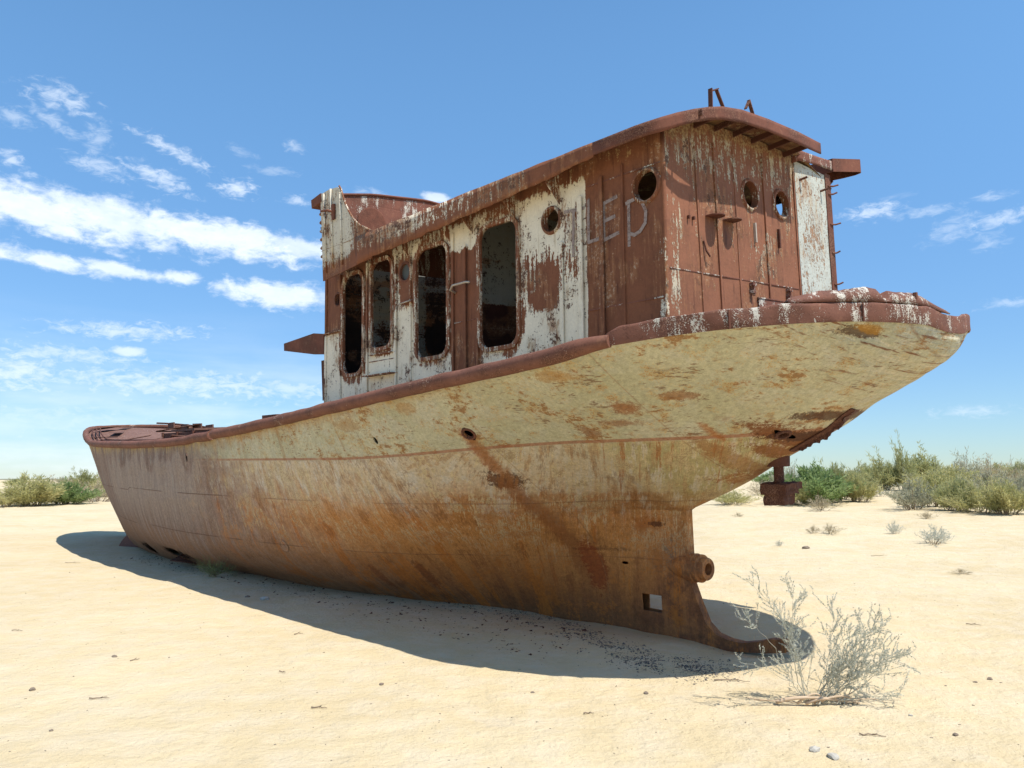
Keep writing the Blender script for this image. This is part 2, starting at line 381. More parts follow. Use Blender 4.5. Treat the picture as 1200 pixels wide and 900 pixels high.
    upc = g.mix(g.smooth(fleck + (patch - .5) * .7, .615, .645) * .8, upc, (.20, .085, .03, 1))
    upc = g.mix(g.smooth(fleck + (patch - .5) * .8, .56, .63) * .3, upc, (.42, .22, .06, 1))
    # flakes of rust round the stern quarter, in slanting rows
    q = g.noise(g.vec((X * .8 - Z * .9) * 16.0, 0.0, (X * .8 + Z) * 5.0), 1.0, 5.0, .7)
    upc = g.mix(g.smooth(q, .55, .63) * g.smooth(X, -.75, -1.35) * .9, upc, (.19, .07, .025, 1))
    upc = g.mix(g.smooth(q, .48, .38) * g.smooth(X, -1.0, -1.5) * .7, upc, (.62, .56, .42, 1))
    upc = g.mix(g.smooth(g.noise(P, 7.0, 6.0, .7) , .52, .62) * g.smooth(Z - zst, .32, .05) * g.smooth(X, 0.6, -.6) * .8, upc, (.24, .10, .035, 1))
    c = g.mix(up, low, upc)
    # bow: purple grey brown with pale and dark streaks and only a yellow fringe under the rail
    bowc = g.mix(g.smooth(st, .35, .68), (.165, .108, .086, 1), (.27, .19, .155, 1))
    bowc = g.mix(g.smooth(st3, .52, .66) * .55, bowc, (.43, .36, .28, 1))
    bowc = g.mix(g.smooth(st2, .58, .70) * .5, bowc, (.40, .34, .26, 1))
    swirl = g.noise(g.vec(X * 5.0, 1.0, Z * 2.0), 1.0, 3.0, .5, 2.2)
    bowc = g.mix(g.smooth(swirl, .60, .66) * g.smooth(X, 9.0, 10.5) * g.smooth(Z, -3.4, -2.4) * .45, bowc, (.30, .31, .28, 1))
    bowc = g.mix(rail_wash * g.smooth(st, .40, .6) * .8, bowc, (.42, .31, .13, 1))
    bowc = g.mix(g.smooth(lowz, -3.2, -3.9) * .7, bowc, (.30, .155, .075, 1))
    scuff_sunlit = g.smooth(Z + g.smooth(g.noise(g.vec(X * 1.9, 0., 0.), 1., 1.), .3, .7) * .5 + (n2 - .5) * .1, -1.72, -1.86) * g.smooth(X, 9.0, 9.6) * g.smooth(X, 15.6, 15.0) * g.smooth(Z, -3.5, -2.6)  # pale scuffs plus the sunlit area below the rail's wavy shadow, painted in
    bowc = g.mix(scuff_sunlit * .38, bowc, (.40, .335, .28, 1))
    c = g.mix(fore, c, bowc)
    # the painted load line: narrow dull red stripe
    stripe = g.smooth(Z - zst, .0, .008) * g.smooth(Z - zst, .042, .032) * g.smooth(g.noise(g.vec(X * 1.2, 0., 0.), 1.0, 3.0), .30, .42) * fore.inv()
    c = g.mix(stripe * .75, c, (.33, .125, .065, 1))
    # particular stains
    wv = (n2 - .5) * 1.3 + (n3 - .5) * 1.2 + (n4 - .5) * 1.5 + (fleck - .5) * 1.2
    def stain(cc, x, z, rx, rz, colr, a, e=.4, w_=None): return g.mix(g.blob(X, Z, x, z, rx, rz, e, wv if w_ is None else w_) * a, cc, colr)
    c = stain(c, 2.47, -2.05, .10, .42, c_red, .55)
    c = stain(c, 2.50, -2.32, .22, .14, c_dark, .85)
    c = g.mix(g.box(X, Z, 2.40, 2.60, -3.6, -2.3, .06, (st2 - .5) * .35 + (gr - .5) * .3) * .8, c, (.27, .10, .03, 1))
    c = g.mix(g.box(X, Z, 2.36, 2.50, -2.35, -1.75, .04, (st2 - .5) * .35 + (gr - .5) * .3) * .7, c, (.30, .13, .045, 1))
    c = stain(c, 1.58, -2.92, .33, .12, (.36, .12, .025, 1), .8, .8)
    c = stain(c, 1.50, -2.93, .13, .04, c_dark, .8)
    c = stain(c, 2.2, -3.25, .45, .04, c_dark, .5, .8)
    c = stain(c, 2.35, -3.5, .16, .4, (.26, .06, .015, 1), .8)
    c = stain(c, 0.42, -1.58, .17, .08, (.28, .10, .03, 1), .8, .7)
    c = stain(c, 0.60, -1.72, .30, .05, (.26, .10, .035, 1), .65, .7)
    c = stain(c, 1.02, -1.80, .13, .07, (.24, .10, .04, 1), .7)
    c = stain(c, 0.78, -1.26, .28, .06, (.40, .21, .06, 1), .6)
    c = stain(c, -0.10, -1.50, .18, .05, (.26, .10, .03, 1), .7)
    c = stain(c, -0.02, -1.86, .06, .16, (.36, .12, .025, 1), .75, .8)
    c = stain(c, 0.12, -2.15, .14, .3, (.30, .12, .03, 1), .6)
    c = stain(c, -0.42, -1.92, .22, .20, (.20, .07, .02, 1), .95)
    c = stain(c, 0.1, -2.38, .40, .10, (.32, .13, .035, 1), .85)
    c = stain(c, 3.1, -1.45, .22, .08, (.40, .22, .07, 1), .6)
    c = stain(c, 4.4, -1.60, .30, .10, (.38, .22, .08, 1), .6)
    c = stain(c, 4.6, -3.65, .10, .25, (.22, .07, .02, 1), .8)
    c = stain(c, 5.4, -3.75, .10, .22, (.22, .07, .02, 1), .6)
    c = stain(c, -.50, -1.93, .30, .06, c_dark, .9)
    c = stain(c, -.80, -1.74, .20, .05, c_dark, .85)
    c = stain(c, -.2, -2.07, .16, .10, (.24, .09, .025, 1), .9)
    c = stain(c, -1.50, -1.06, .11, .05, c_dark, .8)
    c = stain(c, -1.56, -1.04, .07, .04, (.40, .20, .03, 1), .8)
    # weld seams
    seam = None
    for zz in (-2.62, -3.35):
        s_ = g.smooth(g.math('ABSOLUTE', Z - zz + g.smooth(X, 13.6, 13.8) * 0.05), .012, .003) * g.smooth(g.noise(g.vec(X * .8, zz, 0.), 1., 2.), .40, .5)
        seam = s_ if seam is None else seam.mx(s_)
    fr = g.math('ABSOLUTE', g.math('FRACT', X * .5 + .37) - .5)
    seamv = g.smooth(fr, .006, .001) * .5
    c = g.mix(seam * (g.smooth(X, 6.0, 9.0) * .5 + .3), c, (.11, .055, .035, 1))
    c = g.mix(seamv * .8, c, (.26, .13, .06, 1))
    c = g.mix(.45, c, g.mix(g.smooth(n3, .3, .7), (.62, .60, .58, 1), (1.25, 1.22, 1.18, 1)), 'MULTIPLY')
    c = g.mix(.45, c, g.mix(g.smooth(n4, .3, .7), (.62, .60, .58, 1), (1.28, 1.25, 1.2, 1)), 'MULTIPLY')
    # oil canning between frames, dents, seams, scale
    frame = g.math('SINE', X * 12.566)
    bump = g.noise(P, 1.7, 3.0) * 1.6 + frame * .05 + n2 * .25 + n3 * .16 + n4 * .06 + scab * .12 + seam * .12 + st2 * .10 + q * g.smooth(X, -.8, -1.5) * 1.4
    finish(g, b, c, .82, bump, .035, .75, .3)
    # rust-through holes near the bow bilge, and two small ones amidships
    hn = g.noise(g.vec(X * 7.0, 0.0, Z * 2.6), 1.0, 5.0, .7)
    zone = g.blob(X, Z, 12.0, -3.93, 1.5, .22, .8).mx(g.blob(X, Z, 14.6, -4.05, .9, .25, .8)) 
    hole = g.smooth(hn + zone * .32, .685, .69) * g.smooth(zone, .05, .2)
    pts = g.blob(X, Z, 2.41, -1.765, .055, .075, .05).mx(g.blob(X, Z, 3.98, -1.80, .03, .045, .05)).mx(g.blob(X, Z, 1.98, -3.42, .05, .02, .05, wv * .3)).mx(g.blob(X, Z, 9.8, -1.98, .03, .09, .05)).mx(g.blob(X, Z, -0.43, -1.90, .045, .05, .05))
    hole = hole.mx(pts)
    tr = g.node('ShaderNodeBsdfTransparent'); ms = g.node('ShaderNodeMixShader')
    g.put(ms.inputs[0], hole); g.nt.links.new(b.outputs[0], ms.inputs[1]); g.nt.links.new(tr.outputs[0], ms.inputs[2]); g.nt.links.new(ms.outputs[0], out.inputs[0])
    return m

def rust_material(name, c1=(.20, .085, .055), c2=(.115, .045, .03), pale=0.0, palec=(.55, .52, .44), scale=1.0, rough=.85, streak=0.0, bumpd=.006):
    m, g, b, out, P = material(name); X, Y, Z = g.xyz(P)
    n1 = g.noise(P, 2.2 * scale, 5.0, .6); n2 = g.noise(P, 11 * scale, 7.0, .68); n3 = g.noise(P, 45 * scale, 5.0, .6)
    c = g.mix(g.smooth(n1 + (n3 - .5) * .3, .36, .66), c1 + (1,), c2 + (1,))
    c = g.mix(g.smooth(n2, .56, .70) * .5, c, (.27, .13, .075, 1))
    n4 = g.noise(P, 90 * scale, 4.0, .7)
    c = g.mix(g.smooth(n4 + (n1 - .5) * .8, .60, .64) * .5, c, (.30, .16, .10, 1))
    c = g.mix(g.smooth(n4 + (n2 - .5) * .8, .40, .36) * .5, c, (.06, .025, .016, 1))
    if pale > 0:
        s_ = g.noise(g.vec(X * 9, Y * 9, Z * 2.5), 1.0, 7.0, .72)
        c = g.mix(g.smooth(s_ + (n1 - .5) * .6 + (n4 - .5) * .6, .66 - pale * .12, .68 - pale * .12 + .02), c, palec + (1,))
    c = g.mix(.3, c, g.mix(g.smooth(n3, .3, .7), (.65, .62, .6, 1), (1.25, 1.2, 1.15, 1)), 'MULTIPLY')
    finish(g, b, c, rough, n2 * .7 + n1 * .8 + n3 * .25, bumpd, .8, .3)
    return m

def peel_material(name, field, crust=None, white=(.79, .71, .55), r1=(.215, .080, .038), r2=(.078, .028, .015), vert=('x',), inside=False):
    """paint peeling off rust; field(g, X, Y, Z, n) gives where the paint survives (about 0..1, .5 is the edge)"""
    m, g, b, out, P = material(name); X, Y, Z = g.xyz(P); U = X if 'x' in vert else Y
    if vert == 'both': U = X + Y
    n1 = g.noise(P, 1.8, 4.0, .6); n2 = g.noise(P, 9.0, 7.0, .7); n3 = g.noise(P, 38.0, 6.0, .7)
    st = g.noise(g.vec(U * 16.0, 0.0, Z * 1.5), 1.0, 6.0, .7); st2 = g.noise(g.vec(U * 45.0, 4.0, Z * 6.0), 1.0, 5.0, .7)
    f = field(g, X, Y, Z, n1, n2, st) + (n2 - .5) * .8 + (st - .5) * 1.2 + (n1 - .5) * .6 + (st2 - .5) * 1.0 + (n3 - .5) * .8
    paint = g.smooth(f, .48, .55)
    edge = g.smooth(f, .36, .50) * paint.inv()
    wc = g.mix(g.smooth(n1, .3, .7), white + (1,), tuple(x * .86 for x in white) + (1,))
    wc = g.mix(g.smooth(st + (n1 - .5) * .6, .52, .68) * .6, wc, (.47, .36, .22, 1))
    wc = g.mix(g.smooth(st2 + (n1 - .5) * 1.2, .63, .68) * .65, wc, (.30, .14, .06, 1))
    chip = g.smooth(n3 + (n2 - .5) * 1.1 + (n1 - .5) * .9, .64, .665)
    wc = g.mix(chip * .9, wc, r2 + (1,))
    rc = g.mix(g.smooth(n1 + (n2 - .5) * .4, .35, .65), r1 + (1,), tuple(x * .72 for x in r1) + (1,))
    rc = g.mix(g.smooth(n1 + (st - .5) * .7, .52, .64) * .6, rc, (.34, .155, .07, 1))
    rc = g.mix(g.smooth(n3 + (n1 - .5) * .9 + (st - .5) * .6, .68, .71) * .6, rc, (.44, .34, .24, 1))
    rc = g.mix(g.smooth(n1 + (n2 - .5) * .7, .60, .66) * .5, rc, (.105, .036, .022, 1))
    rc = g.mix(g.smooth(st, .43, .36) * .6, rc, r2 + (1,))
    rc = g.mix(edge * .55, rc, (.30, .14, .06, 1))
    c = g.mix(paint, rc, wc)
    if crust:
        k = crust(g, X, Y, Z) + (n2 - .5) * .9 + (n3 - .5) * .8 + (st - .5) * .5
        c = g.mix(g.smooth(k, .52, .60) * .85, c, g.mix(g.smooth(n3, .4, .6), (.17, .07, .03, 1), (.38, .25, .115, 1)))
    c = g.mix(.25, c, g.mix(g.smooth(n3, .3, .7), (.65, .62, .6, 1), (1.2, 1.18, 1.15, 1)), 'MULTIPLY')
    finish(g, b, c, .8, paint * .5 + n2 * .5 + n1 * 1.2 + n3 * .2, .008, .8, .3)
    return m
def port_field(g, X, Y, Z, n1, n2, st):
    f = g.smooth(X, .93, .99) * 1.05 - .08                       # bare rust panel at the aft corner
    wb = (st - .5) * .5 + (n2 - .5) * .35
    f = f - g.box(X, Z, 1.34, 1.84, -.50, .10, .16, wb) * .85
    f = f - g.box(X, Z, .98, 1.26, -.30, .55, .12, wb) * .45
    f = f - g.box(X, Z, 2.66, 3.20, -1.6, .44, .05, (st - .5) * .12) * 1.25
    f = f - g.box(X, Z, 4.02, 4.42, -.1, .65, .1, wb) * .6
    f = f - g.box(X, Z, 5.15, 6.6, -.15, 1.2, .10, wb) * .45 - g.box(X, Z, 5.80, 6.6, -.2, 1.2, .05) * .6
    f = f - g.smooth(X, 3.0, 5.5) * .12
    f = f + g.blob(X, Z, .02, -.2, .16, .9, .9) * .42 + g.blob(X, Z, .02, -.75, .10, .30, .9) * .45
    f = f - g.smooth(Z, .66, .92) * .8
    for cx, cz, rx, rz in ((2.31, -.08, .42, .82), (3.60, -.08, .42, .80), (4.78, .06, .34, .70), (5.52, -.12, .38, .84)):
        a = (X - cx) * (1 / rx); b_ = (Z - cz) * (1 / rz)
        d = g.math('POWER', a * a * a * a + b_ * b_ * b_ * b_, .25)
        f = f - g.smooth(d, 1.12, .98) * .42
    return f
def aft_field(g, X, Y, Z, n1, n2, st):
    f = Y * 0.0 + .20
    f = f + g.smooth(Z, -.35, .3) * .10 + g.blob(Y, Z, -.1, -.05, .45, .5, .9) * .20 + g.blob(Y, Z, 1.55, -.5, .16, .6, .9) * .35
    f = f + g.smooth(Z, .62, .78) * .16 + g.blob(Y, Z, 1.5, .1, .18, .5, .9) * .18
    return f
def panel_field(g, X, Y, Z, n1, n2, st): return 0.66 + (st - .5) * -.9 - g.blob(Y, Z, -1.2, .35, .4, .5, .9) * .12
def mid_field(g, X, Y, Z, n1, n2, st): return Y * 0.0 + .44
def bridge_field(g, X, Y, Z, n1, n2, st): return .78 - g.smooth(X, 5.35, 5.0) * .35 - g.smooth(Z, .95, .62) * .6 - g.smooth(X, 6.25, 6.36) * .2
def fascia_field(g, X, Y, Z, n1, n2, st): return .14 + g.smooth(X, .8, 2.0) * .26 + g.blob(X, Z, 3.6, .95, 1.2, .3, .9) * .16 - g.smooth(Z, .84, .74) * .2
def inner_field(g, X, Y, Z, n1, n2, st): return .85 - g.smooth(Z, .0, -.25) * .9
MAT = {}
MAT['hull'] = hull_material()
MAT['rail'] = rust_material('brown_rusted_pipe', (.19, .080, .052), (.105, .042, .027), .12, (.34, .24, .19), scale=.8)
MAT['band'] = rust_material('rusted_bulwark_band', (.18, .076, .050), (.10, .042, .028), .8, (.50, .47, .40), scale=1.1)
MAT['rust'] = rust_material('red_brown_rust', (.18, .066, .039), (.09, .033, .020), .0)
MAT['rustpale'] = rust_material('rust_with_old_paint', (.20, .080, .052), (.115, .045, .030), .75)
MAT['darkrust'] = rust_material('dark_brown_rust', (.11, .042, .026), (.07, .026, .017), .0)
MAT['skeg'] = rust_material('worn_brown_skeg_steel', (.21, .095, .048), (.13, .058, .032), .0, scale=1.4)
MAT['under'] = rust_material('yellow_stained_soffit', (.26, .15, .06), (.13, .052, .026), .35, (.40, .31, .16), scale=1.2)
MAT['port'] = peel_material('peeling_white_port_wall', port_field, lambda g, X, Y, Z: g.smooth(Z + g.smooth(X, .5, 4.5) * .16, .66, .90) * .42)
MAT['aft'] = peel_material('rusty_aft_wall', aft_field, lambda g, X, Y, Z: g.smooth(Z + g.smooth(g.math('ABSOLUTE', Y), .8, 1.7) * .22, .98, 1.20) * .66, vert=('y',), white=(.52, .46, .34), r1=(.26, .105, .055))
MAT['panel'] = peel_material('weathered_pale_door', panel_field, vert=('y',), white=(.50, .52, .46), r1=(.33, .20, .12), r2=(.2, .1, .05))
MAT['mid'] = peel_material('half_peeled_frames', mid_field, vert='both')
MAT['rim'] = peel_material('pale_porthole_rims', lambda g, X, Y, Z, n1, n2, st: Y * 0.0 + .43, vert='both')
MAT['bridge'] = peel_material('cream_bridge_bulwark', bridge_field, white=(.60, .55, .44))
MAT['fascia'] = peel_material('roof_edge_peeling', fascia_field)
MAT['inner'] = peel_material('old_inner_paint', inner_field, white=(.50, .50, .43), r1=(.10, .04, .028), r2=(.05, .02, .015))
MAT['inner_shade'] = peel_material('inner_paint_with_shade', lambda g, X, Y, Z, n1, n2, st: .26 + g.smooth(Z, .1, .5) * .2 + g.box(X, Y, 6.0, 6.6, -.2, .95, .05) * .4, white=(.34, .35, .32), r1=(.035, .022, .018), r2=(.015, .012, .012))  # old paint with the darkness of the unlit cabin put into its colour
MAT['deck'] = rust_material('rusty_deck_plate', (.19, .105, .078), (.13, .066, .048), .1, (.36, .27, .22))
mm, g_, b_, o_, P_ = material('dusty_glass'); finish(g_, b_, g_.mix(g_.noise(P_, 9, 5), (.10, .11, .10, 1), (.05, .055, .055, 1)), .55, None); MAT['glass'] = mm
mm, g_, b_, o_, P_ = material('sprayed_grey_paint')
finish(g_, b_, g_.mix(g_.noise(P_, 6, 4), (.26, .19, .17, 1), (.36, .29, .25, 1)), .85, None)
sn = g_.smooth(g_.noise(P_, 16, 6, .7), .40, .56); tr_ = g_.node('ShaderNodeBsdfTransparent'); ms_ = g_.node('ShaderNodeMixShader')
g_.put(ms_.inputs[0], sn * .45 + .5); g_.nt.links.new(tr_.outputs[0], ms_.inputs[1]); g_.nt.links.new(b_.outputs[0], ms_.inputs[2]); g_.nt.links.new(ms_.outputs[0], o_.inputs[0]); MAT['spray'] = mm
mm, g_, b_, o_, P_ = material('galvanised_handle'); finish(g_, b_, g_.mix(g_.noise(P_, 12, 4), (.55, .50, .42, 1), (.30, .22, .16, 1)), .6, None); MAT['handle'] = mm

# ---- hull plating
def dent(x, z):
    d = .012 * fnoise(x * 1.3, z * 1.6, 3.1) + .006 * fnoise(x * 4, z * 4, 8.0)
    if x < -.9:                                                   # crumpled stern quarter
        k = min(1, (-.9 - x) / .4) * max(0, min(1, (z + 1.9) / .3))
        d += k * (.05 * math.sin(x * 46 + z * 9 + 3 * fnoise(x * 3, z * 3)) * max(0, fnoise(x * 2.5, z * 2.5, 1) + .3) + .03 * fnoise(x * 5, z * 5, 2))
        d -= .10 * math.exp(-((x + 1.50) / .10) ** 2 - ((z + 1.08) / .05) ** 2)
    if x > 8: d += .02 * math.sin(x * 6.3) * math.exp(-((z + 2.0) / .5) ** 2)
    return d
xs = np.unique(np.round(np.concatenate([np.array([XS + (1.1 - XS) * (1 - math.cos(t * math.pi / 2)) for t in np.linspace(0, 1, 75)]),
      np.array([1.1, 1.13]), np.arange(1.16, 3, .04), np.arange(3, 9, .08), np.arange(9, XL - 1, .12), XL - 1 + 1 * np.sin(np.linspace(0, 1, 22) * math.pi / 2)]), 4))
HOLE = (1.505, 1.80, -3.975, -3.775)
hb = bmesh.new()
NU = 44
def hull_side(sgn):
    rows = {}
    zlow = np.unique(np.round(np.concatenate([np.linspace(-4.55, HOLE[2], 7), np.linspace(HOLE[2], HOLE[3], 5), np.linspace(HOLE[3], -2.76, 13)]), 4))
    U = []; Lo = []
    for x in xs:
        zb = float(zk(x)) if x < 1.1 else -2.76; zt = float(zs(x))
        zz = zb + (zt - zb) * np.linspace(0, 1, NU) ** (1.5 if x < 1.1 else 1.0)
        yy = hy(np.full(NU, x), zz)
        c = []
        for z, y in zip(zz, yy):
            y = float(y) * (1 if sgn > 0 else 1 - .10 * min(1, max(0, (.9 - x) / 1.6)))
            if y > .1: y += dent(x, z) * min(1, y)
            c.append(hb.verts.new((x, sgn * max(y, 0), z)))
        U.append(c)
        if x >= 1.1:
            yy = hy(np.full(len(zlow), x), zlow); c2 = []
            for z, y in zip(zlow, yy):
                y = float(y) + (dent(x, z) * min(1, float(y)) if y > .1 else 0); c2.append(hb.verts.new((x, sgn * y, float(z))))
            Lo.append(c2)
        else: Lo.append(None)
    def q(a, b, c, d):
        if a.co.x > 21 and max(abs(v.co.y) for v in (a, b, c, d)) < .012: return
        try: hb.faces.new((a, b, c, d) if sgn > 0 else (d, c, b, a))
        except ValueError: pass
    for i in range(len(xs) - 1):
        for j in range(NU - 1): q(U[i + 1][j], U[i][j], U[i][j + 1], U[i + 1][j + 1])
        if Lo[i] and Lo[i + 1]:
            for j in range(len(zlow) - 1):
                xm = (xs[i] + xs[i + 1]) / 2; zm = (zlow[j] + zlow[j + 1]) / 2
                if HOLE[0] < xm < HOLE[1] and HOLE[2] < zm < HOLE[3]: continue
                q(Lo[i + 1][j], Lo[i][j], Lo[i][j + 1], Lo[i + 1][j + 1])
    return U, Lo
UP, LP = hull_side(1); US, LS = hull_side(-1)
i0 = next(i for i in range(len(xs)) if LP[i])
for j in range(len(LP[i0]) - 1):                                  # aft face of the sternpost
    try: hb.faces.new((LP[i0][j], LS[i0][j], LS[i0][j + 1], LP[i0][j + 1]))
    except ValueError: pass
bmesh.ops.remove_doubles(hb, verts=hb.verts, dist=.002)
bmesh.ops.recalc_face_normals(hb, faces=hb.faces)
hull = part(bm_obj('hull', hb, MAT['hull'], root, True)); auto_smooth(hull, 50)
sm = hull.modifiers.new('plate', 'SOLIDIFY'); sm.thickness = .012; sm.offset = -1
hull['label'] = 'rusty hull, khaki above a red line and orange brown below'
# tube between the two skins of the see-through hole in the skeg, torn edges
# ---- sternpost casting, boss, shoe
SK = [(1.16, -3.50), (1.09, -3.59), (1.02, -3.78), (.92, -4.01), (.80, -4.11), (.64, -4.145), (.49, -4.15), (.31, -4.11), (.16, -4.06), (-.02, -4.03), (-.035, -4.16), (.2, -4.21), (.5, -4.25), (.81, -4.29), (1.14, -4.36), (1.5, -4.4), (1.5, -3.9), (1.3, -3.6)]
def skeg_to(u, v, t):
    wd = 1.0 - .0 * u
    return (u, t * wd, v)
sk = part(plate('skeg_shoe', SK, [], .11, skeg_to, MAT['hull'], root)); bv = sk.modifiers.new('b', 'BEVEL'); bv.width = .012; bv.segments = 2; bv.limit_method = 'ANGLE'
mb = MB(); o3 = (0, 0, -3.41)
mb.lathe([(1.50, .03), (1.38, .08), (1.27, .12), (1.16, .148), (1.1, .158), (1.04, .165), (1.03, .15), (1.01, .15), (.99, .158), (.965, .158), (.955, .128), (.90, .128), (.885, .12), (.885, .068), (1.5, .066), (1.5, .0)], o3, (1, 0, 0), 40)
boss = part(mb.build('shaft_boss', MAT['hull'], root)); auto_smooth(boss, 30)
# ---- rudder stock with its broken coupling
mb = MB(); mb.tube([(-.055, 0, -1.95), (-.055, 0, -2.30), (-.05, 0, -2.50)], .052, 16); rs = part(mb.build('rudder_stock', MAT['darkrust'], root)); auto_smooth(rs)
mb = MB(); mb.lathe([(0, .085), (0, .115), (.10, .12), (.19, .10), (.19, .06)], (-.055, 0, -2.245), (0, 0, 1), 20); tk = part(mb.build('rudder_trunk', MAT['darkrust'], root)); auto_smooth(tk)
bm = bmesh.new()
def rough_box(bm, c, d, n=5, amp=.012, seed=0):
    r = bmesh.ops.create_cube(bm, size=1); vs = r['verts']
    for v in vs: v.co = Vector((v.co.x * d[0] + c[0], v.co.y * d[1] + c[1], v.co.z * d[2] + c[2]))
    es = list({e for v in vs for e in v.link_edges})
    bmesh.ops.subdivide_edges(bm, edges=es, cuts=n, use_grid_fill=True)
    return vs
rough_box(bm, (-.05, 0, -2.475), (.29, .28, .11)); rough_box(bm, (-.04, 0, -2.575), (.23, .22, .13)); rough_box(bm, (-.17, .0, -2.45), (.10, .32, .07))
for v in bm.verts:
    k = .016; v.co += Vector((fnoise(*(v.co * 14)), fnoise(*(v.co * 14 + Vector((5, 0, 0)))), fnoise(*(v.co * 14 + Vector((0, 7, 0)))))) * k
rb = bm_obj('rudder_coupling', bm, MAT['darkrust'], root); part(rb)
for a in range(4):
    mb = MB(); mb.lathe([(0, .0), (0, .028), (.02, .028), (.02, 0)], (-.05 + .11 * math.cos(a * 1.57 + .8), .1 * math.sin(a * 1.57 + .8), -2.43), (0, 0, 1), 6)
    bo = mb.build('coupling_bolt', MAT['rust'], rb); bo.location = (0, 0, 0)

# ---- pipe rail, band, deck
def sheer_pt(x, s, dy=0, dz=0):
    b0 = float(bsheer(x)); return Vector((x, s * (b0 + dy), float(zs(x)) + dz))
def run(x0, x1, s, n, dy=0, dz=0): return [sheer_pt(x, s, dy, dz) for x in np.linspace(x0, x1, n)]
xr = list(np.linspace(.02, 8.42, 90)); mb = MB()
mb.tube([sheer_pt(x, 1, .015, .03) + Vector((0, .01 * fnoise(x * 2, 0, 0), .012 * fnoise(x * 2, 5, 0))) for x in xr], [.078 * (1 + .08 * fnoise(x * 3, 2, 2)) * (.7 + .3 * min(1, (x - .02) / .3)) for x in xr], 14)
bowt = list(np.linspace(8.53, 22, 110)) + list(22 + (XL - 22) * np.sin(np.linspace(.03, 1, 26) * math.pi / 2))
P1 = [sheer_pt(x, 1, .015, .03) + Vector((0, .01 * fnoise(x * 2, 0, 0), .015 * fnoise(x * 2, 5, 0))) for x in bowt]
P2 = [sheer_pt(x, -1, .015, .03) for x in reversed(bowt[:-1])] + [sheer_pt(x, -1, .015, .03) for x in np.linspace(8.4, .02, 60)]
mb2 = MB(); Pall = P1 + P2; mb2.tube(Pall, [.078 * (1 + .08 * fnoise(i * .35, 2, 2)) for i in range(len(Pall))], 14)
for m_ in (mb, mb2):
    o = part(m_.build('rubbing_rail', MAT['rail'], root)); auto_smooth(o, 50)
# torn gap in the rail
mb = MB()
for k in range(7): mb.bar((8.44 + .01 * k, 2.5, -1.6 - .02 * (k % 3)), (8.50 + .01 * k, 2.53 - .02 * (k % 2), -1.52 - .05 * (k % 4)), .03, .008)
part(mb.build('torn_rail_end', MAT['darkrust'], root))
# bulwark band round the stern
th = np.linspace(-1, 1, 181); bm = bmesh.new(); rowsv = []
def band_pt(t, dz, off):
    # t -1 starboard x=.15 ... 0 stern centre ... 1 port x=.15
    s = 1 if t >= 0 else -1; a = abs(t); x = XS + (.15 - XS) * (1 - math.cos(a * math.pi / 2)) ** 1.0
    b0 = float(bsheer(x)) * (1 if s > 0 else 1 - .10 * min(1, max(0, (.9 - x) / 1.6))); p = Vector((x, s * b0, float(zs(x)) + dz))
    q = Vector((x - .9 + 0.0, s * b0 * 1.3, 0)); q.normalize()
    return p + Vector((q.x, q.y, 0)) * off
prof = [(-.015, .008), (.0, .012), (.06, .012), (.12, .010), (.140, .008), (.146, .0), (.146, -.03)]
for t in th:
    e = 1.0 if abs(t) < .93 else max(.35, 1 - (abs(t) - .93) / .07 * .65)
    row = []
    for dz, off in prof:
        wv_ = .014 * fnoise(t * 9, dz * 6, 2) + (.009 * fnoise(t * 40, dz * 12, 7))
        row.append(bm.verts.new(band_pt(t, dz * e + .01 * fnoise(t * 14, 3, 3) * (dz > .1), off + wv_)))
    rowsv.append(row)
for i in range(len(th) - 1):
    for j in range(len(prof) - 1): bm.faces.new((rowsv[i][j], rowsv[i + 1][j], rowsv[i + 1][j + 1], rowsv[i][j + 1]))
bmesh.ops.recalc_face_normals(bm, faces=bm.faces)
band = part(bm_obj('bulwark_band', bm, MAT['band'], root, True)); auto_smooth(band, 50)
sm = band.modifiers.new('t', 'SOLIDIFY'); sm.thickness = .014; sm.offset = -1
for t in (.66, .34):
    mb = MB(); a = band_pt(t, -.015, .022); b2 = band_pt(t, .14, .022); mb.bar(a, b2, .022, .01); o = mb.build('weld_bead', MAT['darkrust'], band)
# torn and buckled deck edge standing over the band
bm = bmesh.new(); R_ = []
tt = np.linspace(.02, .52, 70)
def torn_h(t):
    h = .02 + .085 * max(0, math.sin((t - .02) / .50 * math.pi)) ** .45 * (1 + .35 * fnoise(t * 11, 1, 1) + .15 * fnoise(t * 40, 2, 2))
    if .245 < t < .275: h *= .45
    return h
for t in tt:
    R_.append([bm.verts.new(band_pt(t, .150, -.0)), bm.verts.new(band_pt(t, .150 + torn_h(t) * .6, -.02)), bm.verts.new(band_pt(t, .155 + torn_h(t), -.07)), bm.verts.new(band_pt(t, .15 + torn_h(t) * .7, -.30)), bm.verts.new(band_pt(t, .10, -.6))])
for i in range(len(tt) - 1):
    for j in range(4): bm.faces.new((R_[i][j], R_[i + 1][j], R_[i + 1][j + 1], R_[i][j + 1]))
torn = part(bm_obj('torn_deck_edge', bm, MAT['band'], root, True)); sm = torn.modifiers.new('t', 'SOLIDIFY'); sm.thickness = .01
mb = MB(); a = band_pt(.16, .17, -.02); mb.box(a + Vector((0, 0, .045)), (.03, .03, .09)); part(mb.build('broken_stanchion', MAT['rust'], root))
